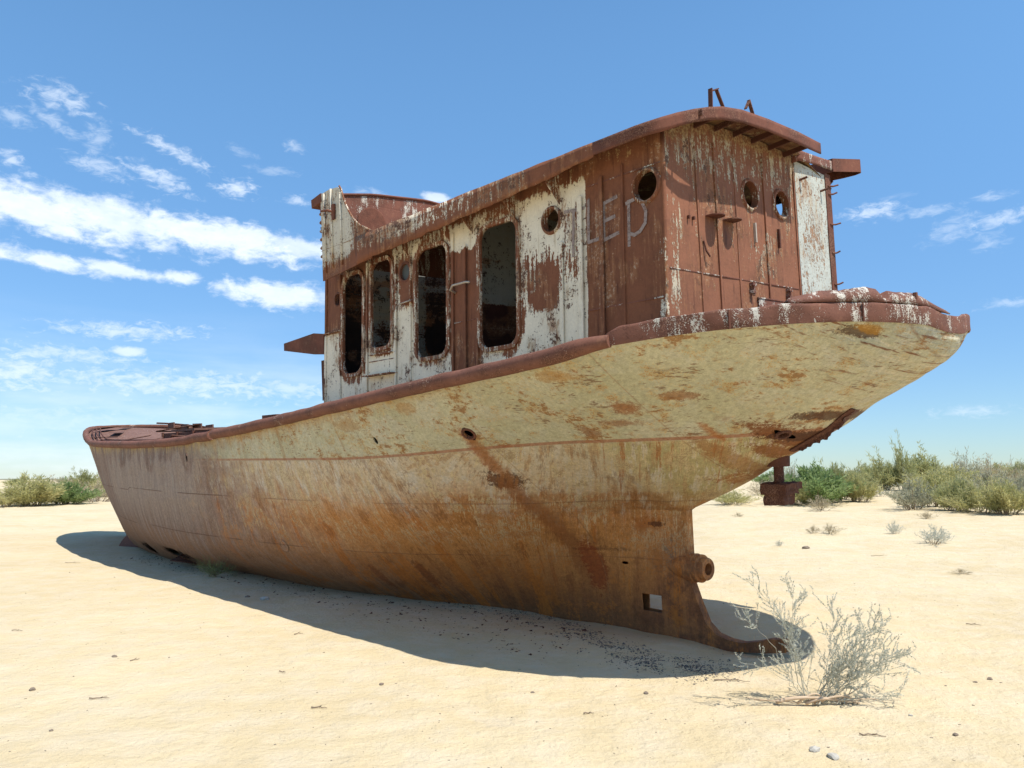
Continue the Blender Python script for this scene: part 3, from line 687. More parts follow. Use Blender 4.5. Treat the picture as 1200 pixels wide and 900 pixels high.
# deck: main deck sunk behind the rail, level with it at the bow
bm = bmesh.new(); dr = []
dxs = [x for x in xs if x > XS + .01][::3]
for x in dxs:
    dpt = .02 + .25 * max(0, min(1, (12.5 - x) / 3)) * max(0, min(1, (x + 1.9) / 1)); b0 = max(0, float(hy(x, float(zs(x)) - dpt - .02)) - .03)
    row = []
    for k in range(13):
        y = b0 * (1 - 2 * k / 12); row.append(bm.verts.new((x, y, float(zs(x)) - dpt + .06 * (1 - (2 * k / 12 - 1) ** 2) * .8 + (.05 if x < -.2 else 0))))
    dr.append(row)
for i in range(len(dxs) - 1):
    for k in range(12): bm.faces.new((dr[i][k], dr[i][k + 1], dr[i + 1][k + 1], dr[i + 1][k]))
bmesh.ops.recalc_face_normals(bm, faces=bm.faces)
part(bm_obj('deck', bm, MAT['deck'], root))
# foredeck wreckage: low coamings, buckled plates, frames
rnd = random.Random(5)
def zdeck(x): return float(zs(x)) + .03
def fore_box(name, x, y, dx_, dy_, h, mat, tilt=0, open_=False):
    mb = MB(); z0 = zdeck(x)
    if open_:
        t = .03
        for (cx, cy, sx, sy) in ((x, y + dy_ / 2, dx_, t), (x, y - dy_ / 2, dx_, t), (x + dx_ / 2, y, t, dy_), (x - dx_ / 2, y, t, dy_)):
            mb.box((cx, cy, z0 + h / 2), (sx, sy, h))
        for kx in (-.5, -.17, .17, .5):
            for ky in (-.5, .5): mb.box((x + kx * dx_, y + ky * (dy_ + .06), z0 + h / 2), (.05, .05, h + .04))
    else:
        mb.box((x, y, z0 + h / 2), (dx_, dy_, h), Matrix.Rotation(tilt, 3, 'Y'))
    return part(mb.build(name, mat, root))
fore_box('hatch_coaming', 14.2, -.1, 3.0, 2.2, .22, MAT['darkrust'], open_=True)
fore_box('hatch_lid', 14.6, -.1, 1.5, 2.1, .05, MAT['deck']).location.z += .24
fore_box('bollard_box', 8.9, 1.2, .55, .5, .34, MAT['rust'])
mb = MB()
for k in range(16):
    x = 12 + k * .62; b0 = float(bsheer(min(x, 23))) - .25; y0 = -b0
    mb.box((x, y0, zdeck(x) + .09), (.5 + .2 * rnd.random(), .04, .12 + .16 * rnd.random()), Matrix.Rotation(.1 * (rnd.random() - .5), 3, 'Y'))
part(mb.build('starboard_bulwark_remains', MAT['deck'], root))
for k in range(12):
    x = 11 + rnd.random() * 11; b0 = float(bsheer(x)) - .4; y = (rnd.random() * 2 - 1) * b0
    mb = MB(); mb.box((x, y, zdeck(x) + .06 + .05 * rnd.random()), (.4 + rnd.random() * .9, .2 + rnd.random() * .5, .012), Matrix.Rotation(.25 * (rnd.random() - .5), 3, 'Y') @ Matrix.Rotation(.3 * (rnd.random() - .5), 3, 'X') @ Matrix.Rotation(rnd.random() * 3, 3, 'Z')); part(mb.build('loose_deck_plate', MAT['deck'], root))
mb = MB()
for i in range(3):
    off = .16 + .1 * i
    mb.tube([sheer_pt(x, 1, -off, .07 + .02 * i) for x in np.linspace(10, 21, 40)], .018, 6)
mb.tube([sheer_pt(x, -1, -.2, .16) for x in np.linspace(8, 22, 40)], .03, 6)
part(mb.build('inner_rail_bar', MAT['darkrust'], root))
for (xa, xb, hz) in ((5.8, 6.7, .10), (6.9, 7.9, .07)):
    mb = MB(); mb.bar(sheer_pt(xa, 1, -.7, .12 + hz), sheer_pt(xb, 1, -.7, .10 + hz), .06, .03); mb.bar(sheer_pt(xa, 1, -.7, 0), sheer_pt(xa, 1, -.7, .14 + hz), .04, .04); mb.bar(sheer_pt(xb, 1, -.7, 0), sheer_pt(xb, 1, -.7, .12 + hz), .04, .04)
    part(mb.build('hatch_rail', MAT['rust'], root))
# bilge keel scraps, inlet fitting, anodes on the plating
def hull_pt(x, z, off=0.0):
    y = float(hy(x, z)); e = .02
    tx = Vector((2 * e, float(hy(x + e, z)) - float(hy(x - e, z)), 0)); tz = Vector((0, float(hy(x, z + e)) - float(hy(x, z - e)), 2 * e))
    n = tz.cross(tx).normalized(); n = n if n.y > 0 else -n
    return Vector((x, y, z)) + n * off, n
p, n = hull_pt(7.11, -3.37, .004); mb = MB()
mb.lathe([(0, .105), (.005, .10), (.005, .085), (-.002, .08), (-.002, .03), (.004, .028), (.004, .0)], p, n, 26); o = part(mb.build('inlet_grating', MAT['hull'], root)); auto_smooth(o)
p, n = hull_pt(2.41, -1.765, .0); mb = MB(); mb.lathe([(-.03, .062), (.012, .066), (.012, .085), (.0, .09)], p, n, 24); o = part(mb.build('scupper_ring', MAT['rust'], root)); auto_smooth(o)
p, n = hull_pt(-.43, -1.90, .0); mb = MB(); mb.lathe([(-.06, .05), (.015, .055), (.015, .08), (.0, .085)], p, n, 24); o = part(mb.build('hawse_ring', MAT['darkrust'], root)); auto_smooth(o)

# curled torn plating under the counter, forward of the stern
bm = bmesh.new(); rr_ = []
nT = 46
for i in range(nT):
    x = -.28 - .66 * i / (nT - 1); zc = float(zk(x)); q = math.sin(i / (nT - 1) * math.pi) ** .9
    y0 = .34; y1 = .06 + .05 * fnoise(i * .6, 1, 1); dn = (.05 + .045 * fnoise(i * .22, 3, 3) + .014 * fnoise(i * .7, 8, 3)) * q
    z0 = zc + .22
    rr_.append([bm.verts.new((x, .17, zc + .012)), bm.verts.new((x - .01, .11, zc - .015 * q)), bm.verts.new((x - .01, y1 + .05, zc - dn * 1.1)), bm.verts.new((x + .015, y1 - .02, zc - dn * .35)), bm.verts.new((x + .02, -.12, zc + .01))])
for i in range(nT - 1):
    for k in range(4): bm.faces.new((rr_[i][k], rr_[i + 1][k], rr_[i + 1][k + 1], rr_[i][k + 1]))
tp = part(bm_obj('torn_plating', bm, MAT['darkrust'], root)); sm = tp.modifiers.new('t', 'SOLIDIFY'); sm.thickness = .012

# ------------------------------------------------------------------ deckhouse
W = 1.6757
house = bpy.data.objects.new('deckhouse', None); col.objects.link(house); part(house)
house['label'] = 'tall deckhouse with peeling white and red brown walls'
def pw(u, v, t): return (u, W - t - .045 * v, v)           # port wall, u = x
def aw(u, v, t): return (t, u, v)
def wy(z): return W - .045 * z
               # aft wall, u = y
OPEN = [('doorway', 5.25, 5.80, -.84, .60, .17), ('window', 4.53, 5.03, -.54, .66, .13), ('doorway', 3.28, 3.93, -.78, .61, .15), ('doorway', 2.00, 2.64, -.79, .62, .14)]
PORTS = [(1.46, .47, .125, .135), (.19, .515, .145, .155)]
holes = [rrect(a, b_, c, d, r) for (_, a, b_, c, d, r) in OPEN] + [ellipse(*p) for p in PORTS] + [ellipse(5.98, .30, .085, .105), ellipse(4.21, .40, .11, .125)]
def warp_port(u, v): return .008 * fnoise(u * 1.5, v * 1.5, 4) + .004 * math.sin(u * 9)
pwall = plate('port_wall', [(0, -1.29), (6.38, -1.76), (6.38, .93), (0, 1.02)], holes, .012, lambda u, v, t: pw(u, v, t + warp_port(u, v)), MAT['port'], house, None, .16)
for (nm, a, b_, c, d, r) in OPEN:
    o = plate('door_frame' if nm == 'doorway' else 'window_frame', rrect(a - .05, b_ + .05, c - .05, d + .05, r + .05), [rrect(a + .004, b_ - .004, c + .004, d - .004, r)], .05, lambda u, v, t: pw(u, v, t + warp_port(u, v) - .012), MAT['mid'], pwall)
    bv = o.modifiers.new('b', 'BEVEL'); bv.width = .008; bv.segments = 2; bv.limit_method = 'ANGLE'
def ring(parent, o3, n, r, mat, thick=.028, out=.03, name='porthole_rim'):
    mb = MB(); mb.lathe([(-.05, r - .004), (out, r - .002), (out, r + thick * .5), (out * .6, r + thick), (0, r + thick + .004)], o3, n, 36)
    o = mb.build(name, mat, parent); auto_smooth(o); return o
for (x, z, rx, rz) in PORTS: ring(pwall, (x, wy(z), z), (0, 1, 0), rx, MAT['rim'])
o = ring(pwall, (4.21, wy(.4), .40), (0, 1, 0), .112, MAT['rust'], .03, .02)
mb = MB(); mb.lathe([(-.02, .0), (-.02, .112)], (4.21, wy(.4), .40), (0, 1, 0), 32); mb.build('porthole_cover', MAT['glass'], o)
ring(pwall, (5.98, wy(.3), .30), (0, 1, 0), .09, MAT['rust'], .02, .012)
# stiffeners on the port wall
def vbar(parent, x, z0, z1, wd, dp, mat, name='stiffener'):
    mb = MB(); mb.bar((x, wy(z0) + dp / 2 + .004, z0), (x, wy(z1) + dp / 2 + .004, z1), dp, wd); o = mb.build(name, mat, parent)
    bv = o.modifiers.new('b', 'BEVEL'); bv.width = .006; bv.segments = 2; return o
for x, z0, z1, dp in ((1.31, -1.2, .20, .05), (1.03, -1.2, .62, .06), (.745, -1.2, .75, .05), (.47, -1.2, .80, .022), (3.17, -1.3, .70, .035), (2.93, -1.3, .50, .05), (2.70, -1.3, .70, .03), (4.07, -1.3, .62, .03), (4.42, -1.3, .66, .04), (5.14, -1.3, .70, .035), (5.88, -1.4, .66, .03), (6.30, -1.5, .7, .02)):
    vbar(pwall, x, z0, z1, .022 if dp > .03 else .03, dp, MAT['port'])
for x0, x1, z in ((.02, .94, -.575), (.02, .94, .70), (2.72, 3.15, -.42), (4.45, 5.1, -.72)):
    mb = MB(); mb.box(((x0 + x1) / 2, wy(z) + .009, z), (x1 - x0, .006, .012)); mb.build('weld_seam', MAT['rustpale'], pwall)
# sill ledges and small brackets seen under the windows
for (x0, x1, z, dp) in ((4.50, 5.06, -.63, .05), (4.40, 5.10, -.92, .13), (3.98, 4.22, -.02, .06), (5.84, 6.34, -.18, .05)):
    mb = MB(); mb.box(((x0 + x1) / 2, wy(z) + dp / 2, z), (x1 - x0, dp, .014)); mb.build('ledge', MAT['mid'], pwall)
mb = MB(); mb.tube([(3.13, W + .01, -.05), (3.13, W + .09, -.02), (3.05, W + .115, .02), (2.80, W + .115, .02), (2.74, W + .105, .01)], .014, 8); mb.build('grab_handle', MAT['handle'], pwall, True)
mb = MB(); mb.tube([(4.22, W + .02, -.05), (4.22, W + .09, -.03), (3.99, W + .09, -.02)], .009, 8); mb.build('grab_handle', MAT['handle'], pwall, True)
mb = MB(); mb.tube([(6.30, W + .01, 1.45), (6.22, W + .10, 1.42), (6.05, W + .10, 1.38)], .012, 8); mb.build('lamp_bracket', MAT['rust'], pwall, True)
# sprayed letters on the port wall
def letter(strokes, name):
    mb = MB()
    for st in strokes:
        pts = [Vector((x, wy(z) + .014, z)) for x, z in st]
        for k in range(len(pts) - 1):
            a, b_ = pts[k], pts[k + 1]; d = (b_ - a).normalized(); n = Vector((-d.z, 0, d.x)) * .018
            e = d * .010; mb.add([a + n - e, b_ + n + e, b_ - n + e, a - n - e], [(0, 1, 2, 3)])
    o = mb.build(name, MAT['spray'], pwall); return o
letter([[(1.26, .51), (.99, .49)], [(1.13, .50), (1.15, .02)]], 'sprayed_letter')
letter([[(.925, .56), (.93, .12), (.76, .13)]], 'sprayed_letter')
letter([[(.55, .50), (.72, .47), (.725, .10), (.535, .135)], [(.72, .29), (.58, .31)]], 'sprayed_letter')
letter([[(.40, .42), (.405, -.02)], [(.43, .40), (.32, .42), (.24, .37), (.195, .27), (.205, .16), (.27, .09), (.34, .07), (.40, .10)]], 'sprayed_letter')

# aft wall, split where the pale door is
ah = [ellipse(.16, .625, .145, .155), ellipse(-.48, .625, .145, .155)]
awall = plate('aft_wall', [(wy(-1.29) - .02, -1.29), (wy(1.03) - .02, 1.03), (1.25, 1.17), (.8, 1.24), (0, 1.27), (-.83, 1.24), (-.83, -1.29)], ah, .012, lambda u, v, t: aw(u, v, t + .006 * fnoise(u * 1.6, v * 1.6, 9)), MAT['aft'], house, None, .16)
for y in (.16, -.48): ring(awall, (0, y, .625), (-1, 0, 0), .145, MAT['rim'])
mb = MB(); mb.tube([(.0, wy(z) - .012, z) for z in np.linspace(-1.29, 1.0, 12)], .022, 10); mb.build('corner_bar', MAT['port'], awall, True)
for y, z0, z1, dp in ((1.12, -1.3, 1.0, .010), (.80, -1.3, 1.05, .014), (.44, -1.3, 1.05, .010), (-.13, -1.3, 1.08, .016), (-.80, -1.3, 1.1, .012)):
    mb = MB(); mb.box((-dp / 2 - .006, y, (z0 + z1) / 2), (dp, .026, z1 - z0)); mb.build('stiffener', MAT['aft'], awall)
mb = MB(); mb.box((-.010, .43, -.30), (.006, 2.4, .010)); mb.build('weld_seam', MAT['rustpale'], awall)
for y in (.90, .60):                                   # half round brows over blanked vents
    mb = MB(); n = 16; top = []; V = []
    for k in range(n + 1):
        a = math.pi * k / n; V.append((-.006 - .145 * math.sin(a) ** .6, y + .095 * math.cos(a), .285)) 
    V2 = [(v[0], v[1], v[2] - .012) for v in V]; mb.add(V + V2, [tuple(range(n + 1)), tuple(range(n + 1, 2 * n + 2))[::-1]] + [(k, k + 1, n + 2 + k, n + 1 + k) for k in range(n)] + [(n, 0, n + 1, 2 * n + 1)])
    mb.build('vent_brow', MAT['rust'], awall)
for y, mname in ((.11, 'handle'), (-.38, 'darkrust')):
    mb = MB(); mb.box((-.02, y, .225), (.028, .022, .21)); mb.build('window_clip', MAT[mname], awall)
for y in (.24, -.51):
    mb = MB(); mb.box((-.03, y, -.34), (.05, .07, .03)); mb.box((-.03, y + .01, -.42), (.05, .05, .03)); mb.tube([(-.04, y, -.46), (-.04, y, -.31)], .012, 8); mb.build('hinge_lug', MAT['rustpale'], awall)
for y, z in ((1.30, .22), (1.22, .22)):
    mb = MB(); mb.box((-.02, y, z), (.03, .02, .03)); mb.build('broken_clip', MAT['darkrust'], awall)
mb = MB(); mb.tube([(-.01, 1.06, .02), (-.03, 1.05, -.08), (-.05, 1.02, -.14)], .010, 6); mb.build('bent_hook', MAT['darkrust'], awall)
mb = MB(); mb.box((-.022, -.12, -.47), (.02, .52, .012)); mb.box((-.018, -.12, -.53), (.012, .50, .10)); mb.build('step_plate', MAT['rustpale'], awall)
pd = plate('pale_door', [(-.83, -1.29), (-.83, 1.19), (-1.56, 1.15), (-1.52, -1.29)], [], .012, lambda u, v, t: aw(u, v, t - .012 + .005 * fnoise(u * 2, v * 2, 1)), MAT['panel'], house, None, .15)
pd['label'] = 'pale grey weathered door panel'
mb = MB(); mb.box((-.004, -1.61, -.06), (.05, .13, 2.46)); cp = mb.build('corner_post', MAT['rust'], house)
for z, d in ((1.02, .09), (.92, .05), (.55, .09), (.2, .03), (-.18, .05), (-.28, .04)):
    mb = MB(); mb.tube([(-.03, -1.60, z), (-.05, -1.66 - d * .4, z + .01), (-.08, -1.67 - d, z + .03)], .011, 6); mb.build('hook', MAT['rust'], cp)
for y, z in ((-.93, 1.0), (-1.42, .95)):
    mb = MB(); mb.tube([(-.01, y, z - .02), (-.10, y - .03, z + .0)], .014, 6); mb.build('door_pin', MAT['darkrust'], pd)
# starboard wall, front wall, partition
sw = plate('starboard_wall', [(0, -1.29), (6.38, -1.76), (6.38, .93), (0, 1.15)], [rrect(.45, .90, .70, .98, .03), rrect(.98, 1.5, .70, .98, .03), rrect(4.5, 5.0, -.5, .6, .12)], .012, lambda u, v, t: (u, -W + t, v), MAT['inner_shade'], house)
fw = plate('front_wall', [(wy(-1.9), -1.9), (wy(.95), .95), (0, 1.1), (-W, .95), (-W, -1.9)], [], .012, lambda u, v, t: (6.38 + t, u, v), MAT['inner_shade'], house)
pa = plate('bulkhead', [(wy(-1.8) - .02, -1.8), (wy(1.0) - .02, 1.0), (0, 1.15), (-W + .02, 1.0), (-W + .02, -1.8), (-.9, -1.8), (-.9, .4), (-.3, .4), (-.3, -1.8)], [], .012, lambda u, v, t: (3.24 + t, u, v), MAT['inner'], house)
# roof
RP = [(6.36, 1.89), (.2, 1.89), (-.14, 1.80), (-.34, 1.52), (-.44, 1.15), (-.45, -.75), (.02, -.79), (.02, -1.80), (6.36, -1.80)]
def rz(y): return float(np.interp(abs(y), [0, .4, .77, 1.0, 1.25, 1.6, 1.89], [1.29, 1.285, 1.265, 1.24, 1.195, 1.10, 1.0]))
bm = bmesh.new(); gx = sorted(set(list(np.linspace(-.35, 6.02, 50)) + [.02])); 
def yport(x):
    pts = [(-.35, 1.10), (-.34, 1.25), (-.28, 1.49), (-.13, 1.79), (.0, 1.88), (6.02, 1.89)]
    return float(np.interp(x, [p[0] for p in pts], [p[1] for p in pts]))
rows2 = []
for x in gx:
    y0 = yport(x); y1 = -.78 if x < .02 else -1.80
    rows2.append([bm.verts.new((x, y0 + (y1 - y0) * k / 20, rz(y0 + (y1 - y0) * k / 20) + .008 * fnoise(x * 1.4, k * .3, 6))) for k in range(21)])
for i in range(len(gx) - 1):
    for k in range(20): bm.faces.new((rows2[i][k], rows2[i + 1][k], rows2[i + 1][k + 1], rows2[i][k + 1]))
roof = bm_obj('roof', bm, MAT['under'], house); sm = roof.modifiers.new('t', 'SOLIDIFY'); sm.thickness = .012
# roof fascia: deep along the port side, shallow round the aft end
def fascia(pts, name, mat, th_=.014):
    bm = bmesh.new(); rr = []
    for i, (p, zt, zb) in enumerate(pts):
        a = Vector(pts[max(i - 1, 0)][0]); b2 = Vector(pts[min(i + 1, len(pts) - 1)][0]); d = (b2 - a).normalized(); n = Vector((d.y, -d.x))
        wv_ = .016 * fnoise(p[0] * 2.1, p[1] * 2, 3)
        rr.append([bm.verts.new((p[0] + n.x * wv_, p[1] + n.y * wv_, zb + (zt - zb) * k / 4 + ((.016 * fnoise(p[0] * 6, p[1] * 6, k) + .012 * fnoise(p[0] * 17, p[1] * 17, k)) if k == 0 else .006 * fnoise(p[0] * 4, p[1] * 4, 1) if k == 4 else 0))) for k in range(5)])
    for i in range(len(pts) - 1):
        for k in range(4): bm.faces.new((rr[i][k], rr[i + 1][k], rr[i + 1][k + 1], rr[i][k + 1]))
    bmesh.ops.recalc_face_normals(bm, faces=bm.faces)
    o = bm_obj(name, bm, mat, roof, True); sm = o.modifiers.new('t', 'SOLIDIFY'); sm.thickness = th_; sm.offset = 0; return o
pf = []
for x in np.linspace(5.05, .62, 70):
    zb = float(np.interp(x, [0, .7, 1.56, 2.4, 3.8, 4.6, 6.0], [.875, .865, .80, .75, .69, .66, .55]))
    pf.append(((x, 1.90), rz(1.89) + .012, zb))
fascia(pf, 'roof_edge', MAT['fascia'])
cpts = [(.62, 1.90), (.3, 1.90), (.1, 1.90), (-.04, 1.885), (-.14, 1.80), (-.22, 1.66), (-.285, 1.50), (-.33, 1.34), (-.352, 1.15), (-.358, .8), (-.358, .3), (-.358, -.3), (-.355, -.78)]
fascia([(p, rz(p[1]) + .012, rz(p[1]) - .115) for p in cpts], 'roof_edge', MAT['rust'])
fascia([((.0, -.80), 1.27, 1.15), ((-.07, -.85), 1.30, 1.19), ((-.07, -1.3), 1.31, 1.20), ((-.07, -1.72), 1.33, 1.22)], 'roof_edge', MAT['rustpale'])
# frames under the aft overhang
for y in (1.45, 1.1, .75, .4, .05, -.3, -.62):
    mb = MB(); mb.bar((-.34, y, rz(y) - .035), (.0, y, rz(y) - .06), .018, .055); mb.build('roof_beam', MAT['darkrust'], roof)
for x in (1.3, 2.0, 2.75, 3.2, 4.1, 4.95, 5.6):
    mb = MB(); mb.add([(x, W + .01, .60), (x, 1.88, .80), (x, 1.88, .86), (x, W + .01, .93), (x + .012, W + .01, .60), (x + .012, 1.88, .80), (x + .012, 1.88, .86), (x + .012, W + .01, .93)], [(0, 1, 2, 3), (7, 6, 5, 4), (0, 4, 5, 1), (1, 5, 6, 2), (2, 6, 7, 3)]); mb.build('roof_bracket', MAT['mid'], roof)
# visor on the starboard corner
bm = bmesh.new()
vs_ = [(-.06, -1.62), (-.10, -1.70), (-.30, -1.95), (-.55, -2.0), (-.62, -2.12), (-.58, -2.27), (-.40, -2.30), (.3, -2.12), (.5, -1.72)]
vs_ = [(-.08, -1.66), (-.16, -2.24), (-.12, -2.34), (-.02, -2.40), (.14, -2.38), (.55, -2.2), (.55, -1.68)]
t1 = [bm.verts.new((x, y, 1.36 + .14 * (-y - 1.66))) for x, y in vs_]; t0 = [bm.verts.new((x, y, 1.20 + .14 * (-y - 1.66))) for x, y in vs_]
bm.faces.new(t1)
for k in range(len(vs_)): bm.faces.new((t1[k], t1[(k + 1) % len(vs_)], t0[(k + 1) % len(vs_)], t0[k]))
bmesh.ops.recalc_face_normals(bm, faces=bm.faces)
vz = bm_obj('corner_visor', bm, MAT['rust'], house); sm = vz.modifiers.new('t', 'SOLIDIFY'); sm.thickness = .012
mb = MB(); mb.bar((.2, -1.69, .9), (.2, -2.2, 1.25), .04, .02); mb.build('visor_brace', MAT['darkrust'], vz)
# lamp posts broken off on the roof
mb = MB(); mb.bar((-.2, 1.10, 1.18), (-.2, 1.08, 1.47), .045, .012); mb.bar((-.2, .98, 1.49), (-.22, .84, 1.22), .035, .012); mb.bar((-.2, 1.09, 1.44), (-.21, .97, 1.49), .035, .012); mb.build('roof_post', MAT['darkrust'], roof)
mb = MB(); mb.bar((-.2, .46, 1.42), (-.2, .38, 1.53), .03, .012); mb.bar((-.2, .26, 1.26), (-.2, .39, 1.53), .035, .012); mb.build('roof_post', MAT['darkrust'], roof)
# open bridge at the front: side bulwarks with a swept edge, front panel, fittings
def swept(s):
    pts = [(4.66, .96), (4.78, 1.08), (4.95, 1.16), (5.10, 1.28), (5.22, 1.42), (5.31, 1.55), (5.37, 1.68), (5.41, 1.78), (5.50, 1.84), (5.75, 1.87), (5.99, 1.86), (6.0, 1.70), (6.0, .56), (5.0, .63), (4.66, .65)]
    o = plate('bridge_bulwark', pts, [], .014, lambda u, v, t: (u, s * 1.885 + t + .008 * fnoise(u * 2, v * 2, 2), v), MAT['bridge'], house, None, .2)
    return o
sbp = swept(1); sbs = swept(-1)
mb = MB(); rim = [(4.60, .99), (4.78, 1.08), (4.95, 1.16), (5.10, 1.28), (5.22, 1.42), (5.31, 1.55), (5.37, 1.68), (5.41, 1.78), (5.46, 1.84)]
mb.tube([(x, 1.885, z + .008) for x, z in rim], .014, 8); mb.build('bulwark_rim', MAT['mid'], sbp, True)
for x, z0, z1 in ((5.88, .66, 1.84), (5.68, .7, 1.86), (5.42, .7, 1.74)):
    mb = MB(); mb.tube([(x, 1.90, z0), (x, 1.90, z1)], .016, 8); mb.build('stiffener', MAT['bridge'], sbp, True)
mb = MB(); mb.tube([(5.60, 1.90, 1.50), (5.64, 1.99, 1.52), (5.82, 1.99, 1.55)], .018, 8); mb.box((5.60, 1.915, 1.50), (.07, .03, .22)); mb.build('lamp_bracket', MAT['rust'], sbp)
for x in (.96,): pass
fpn = plate('bridge_front', [(1.87, .8), (1.87, 1.84), (1.0, 1.98), (0, 2.05), (-1.0, 1.98), (-1.87, 1.84), (-1.87, .8)], [rrect(-.34, -.10, 1.70, 1.78, .01)], .014, lambda u, v, t: (5.96 + t + .01 * fnoise(u * 2, v * 2, 5), u, v), MAT['rustpale'], house)
mb = MB()
mb.tube([(5.95, y, np.interp(y, [-1.87, -1, 0, 1, 1.87], [1.84, 1.98, 2.05, 1.98, 1.84]) + .01) for y in np.linspace(-1.87, 1.87, 24)], .022, 8); mb.build('bulwark_rim', MAT['rust'], fpn, True)
mb = MB(); mb.lathe([(0, .26), (.015, .26), (.02, .24), (.02, 0)], (5.945, 1.05, 1.52), (-1, 0, 0), 30); mb.build('round_cover', MAT['rust'], fpn)
mb = MB(); mb.box((6.12, 1.48, 1.79), (.30, .84, .13), Matrix.Rotation(.12, 3, 'Y')); mb.build('bridge_visor', MAT['rust'], fpn)
for k in range(6):
    mb = MB(); n = 10; z = 1.60 - k * .128; V = [(5.99 + .17 * math.sin(math.pi * j / n), 1.80 + .09 * math.cos(math.pi * j / n), z - .02 * math.sin(math.pi * j / n)) for j in range(n + 1)]; V2 = [(6.0, 1.80 + .09 * math.cos(math.pi * j / n), z - .05) for j in range(n + 1)]
    mb.add(V + V2, [tuple(range(n + 1))] + [(j, j + 1, n + 2 + j, n + 1 + j) for j in range(n)]); mb.build('front_louvre', MAT['rustpale'], fpn)
# awning over the front entrance and the open door below it
bm = bmesh.new(); A = [(6.39, -.17, -.50), (6.70, -.12, -.47), (7.72, -.17, -.31)]
tops = []
for s in (1, -1):
    for (x, zt, zb) in A: tops.append((bm.verts.new((x, s * 1.70, zt)), bm.verts.new((x, s * 1.70, zb + .02))))
for s in (0, 3):
    for k in range(2): bm.faces.new((tops[s + k][0], tops[s + k + 1][0], tops[s + k + 1][1], tops[s + k][1]))
for k in range(2): bm.faces.new((tops[k][0], tops[k + 1][0], tops[k + 4][0], tops[k + 3][0]))
bm.faces.new((tops[2][0], tops[5][0], tops[5][1], tops[2][1]))
bmesh.ops.recalc_face_normals(bm, faces=bm.faces)
aw_ = bm_obj('front_awning', bm, MAT['rust'], house); sm = aw_.modifiers.new('t', 'SOLIDIFY'); sm.thickness = .014
mb = MB(); mb.box((6.52, 1.60, -.86), (.26, .02, .62)); mb.build('open_hatch', MAT['darkrust'], house)

# ------------------------------------------------------------------ ground
def sstep(a, b, x):
    t = max(0.0, min(1.0, (x - a) / (b - a))); return t * t * (3 - 2 * t)
def gz(x, y):
    r = math.hypot(x, y); az = math.degrees(math.atan2(x, y)) if y > 0 else (90 if x > 0 else -90)
    z = 0.024 * fnoise(x * .55, y * .55, 1.0) + .016 * fnoise(x * 1.9, y * 1.9, 4.0)
    z += .009 * fnoise(x * 5.5, y * 5.5, 9.0)
    right = sstep(6, 16, az); left = sstep(-20, -27, az)
    z += right * (sstep(17, 33, r) * .62 + sstep(33, 46, r) * .55 + .10 * fnoise(x * .12, y * .12, 2) * sstep(14, 30, r))
    z += left * (sstep(30, 46, r) * .30 + sstep(46, 70, r) * .55 + .10 * fnoise(x * .09, y * .09, 5) * sstep(30, 46, r))
    z += sstep(60, 160, r) * (.5 + .7 * fnoise(x * .014, y * .014, 8)) * (1 - right * .3)
    z -= sstep(80, 240, r) * (right * .9 + left * .7 + .1)
    for (cx, cy, rr, d) in ((2.5, 8.8, .75, -.13), (1.7, 9.7, .6, -.06), (1.0, 10.5, .8, -.05)):
        z += d * math.exp(-((x - cx) ** 2 + (y - cy) ** 2) / rr ** 2)
    # low drift of sand banked along the bow
    z += .06 * math.exp(-((x + 5.0) ** 2 + (y - 14.2) ** 2) / 1.2) + .05 * math.exp(-((x + 2.7) ** 2 + (y - 11.9) ** 2) / .5)
    return z
NR = 430
rs_ = np.exp(np.linspace(math.log(.9), math.log(3500), NR))
an = np.concatenate([np.linspace(-46, 46, 400), np.linspace(48, 312, 90)])
V = [(0, 0, gz(0, .01))]; Fc = []
for r in rs_:
    for a in an:
        x = r * math.sin(rad(a)); y = r * math.cos(rad(a)); V.append((x, y, gz(x, y)))
na = len(an)
for j in range(na): Fc.append((0, 1 + (j + 1) % na, 1 + j))
for i in range(NR - 1):
    for j in range(na):
        a = 1 + i * na + j; b_ = 1 + i * na + (j + 1) % na
        Fc.append((a, b_, b_ + na, a + na))
m, g, b, out, P = material('pale_desert_sand'); X, Y, Z = g.xyz(P)
n1 = g.noise(P, .35, 4.0); n2 = g.noise(P, 2.6, 5.0, .6); n3 = g.noise(P, 16.0, 6.0, .65); n4 = g.noise(P, 150.0, 3.0, .7)
c = g.mix(g.smooth(n1, .3, .7), (.525, .42, .25, 1), (.59, .485, .305, 1))
c = g.mix(g.smooth(n2, .35, .7) * .5, c, (.60, .52, .39, 1))
c = g.mix(g.smooth(n3, .55, .75) * .35, c, (.45, .35, .23, 1))
c = g.mix(.35, c, g.mix(g.smooth(n4, .25, .75), (.72, .70, .68, 1), (1.2, 1.2, 1.2, 1)), 'MULTIPLY')
sp = g.smooth(g.voro(P, 9.0), .06, .03) * g.smooth(g.noise(P, 1.3, 3.0), .48, .62)
c = g.mix(sp * .75, c, (.13, .10, .075, 1))
finish(g, b, c, .95, g.noise(P, 3.2, 4.0) * .9 + g.noise(P, 7.5, 4.0, .55) * .5 + n3 * .5 + g.noise(P, 45.0, 4.0, .6) * .2 + n4 * .06, .045, .95, .1)
ground = mesh_obj('sand_ground', V, Fc, m, None, True); tag(ground, 'wide flat pale desert sand', None, None, 'structure')
MAT['sand'] = m
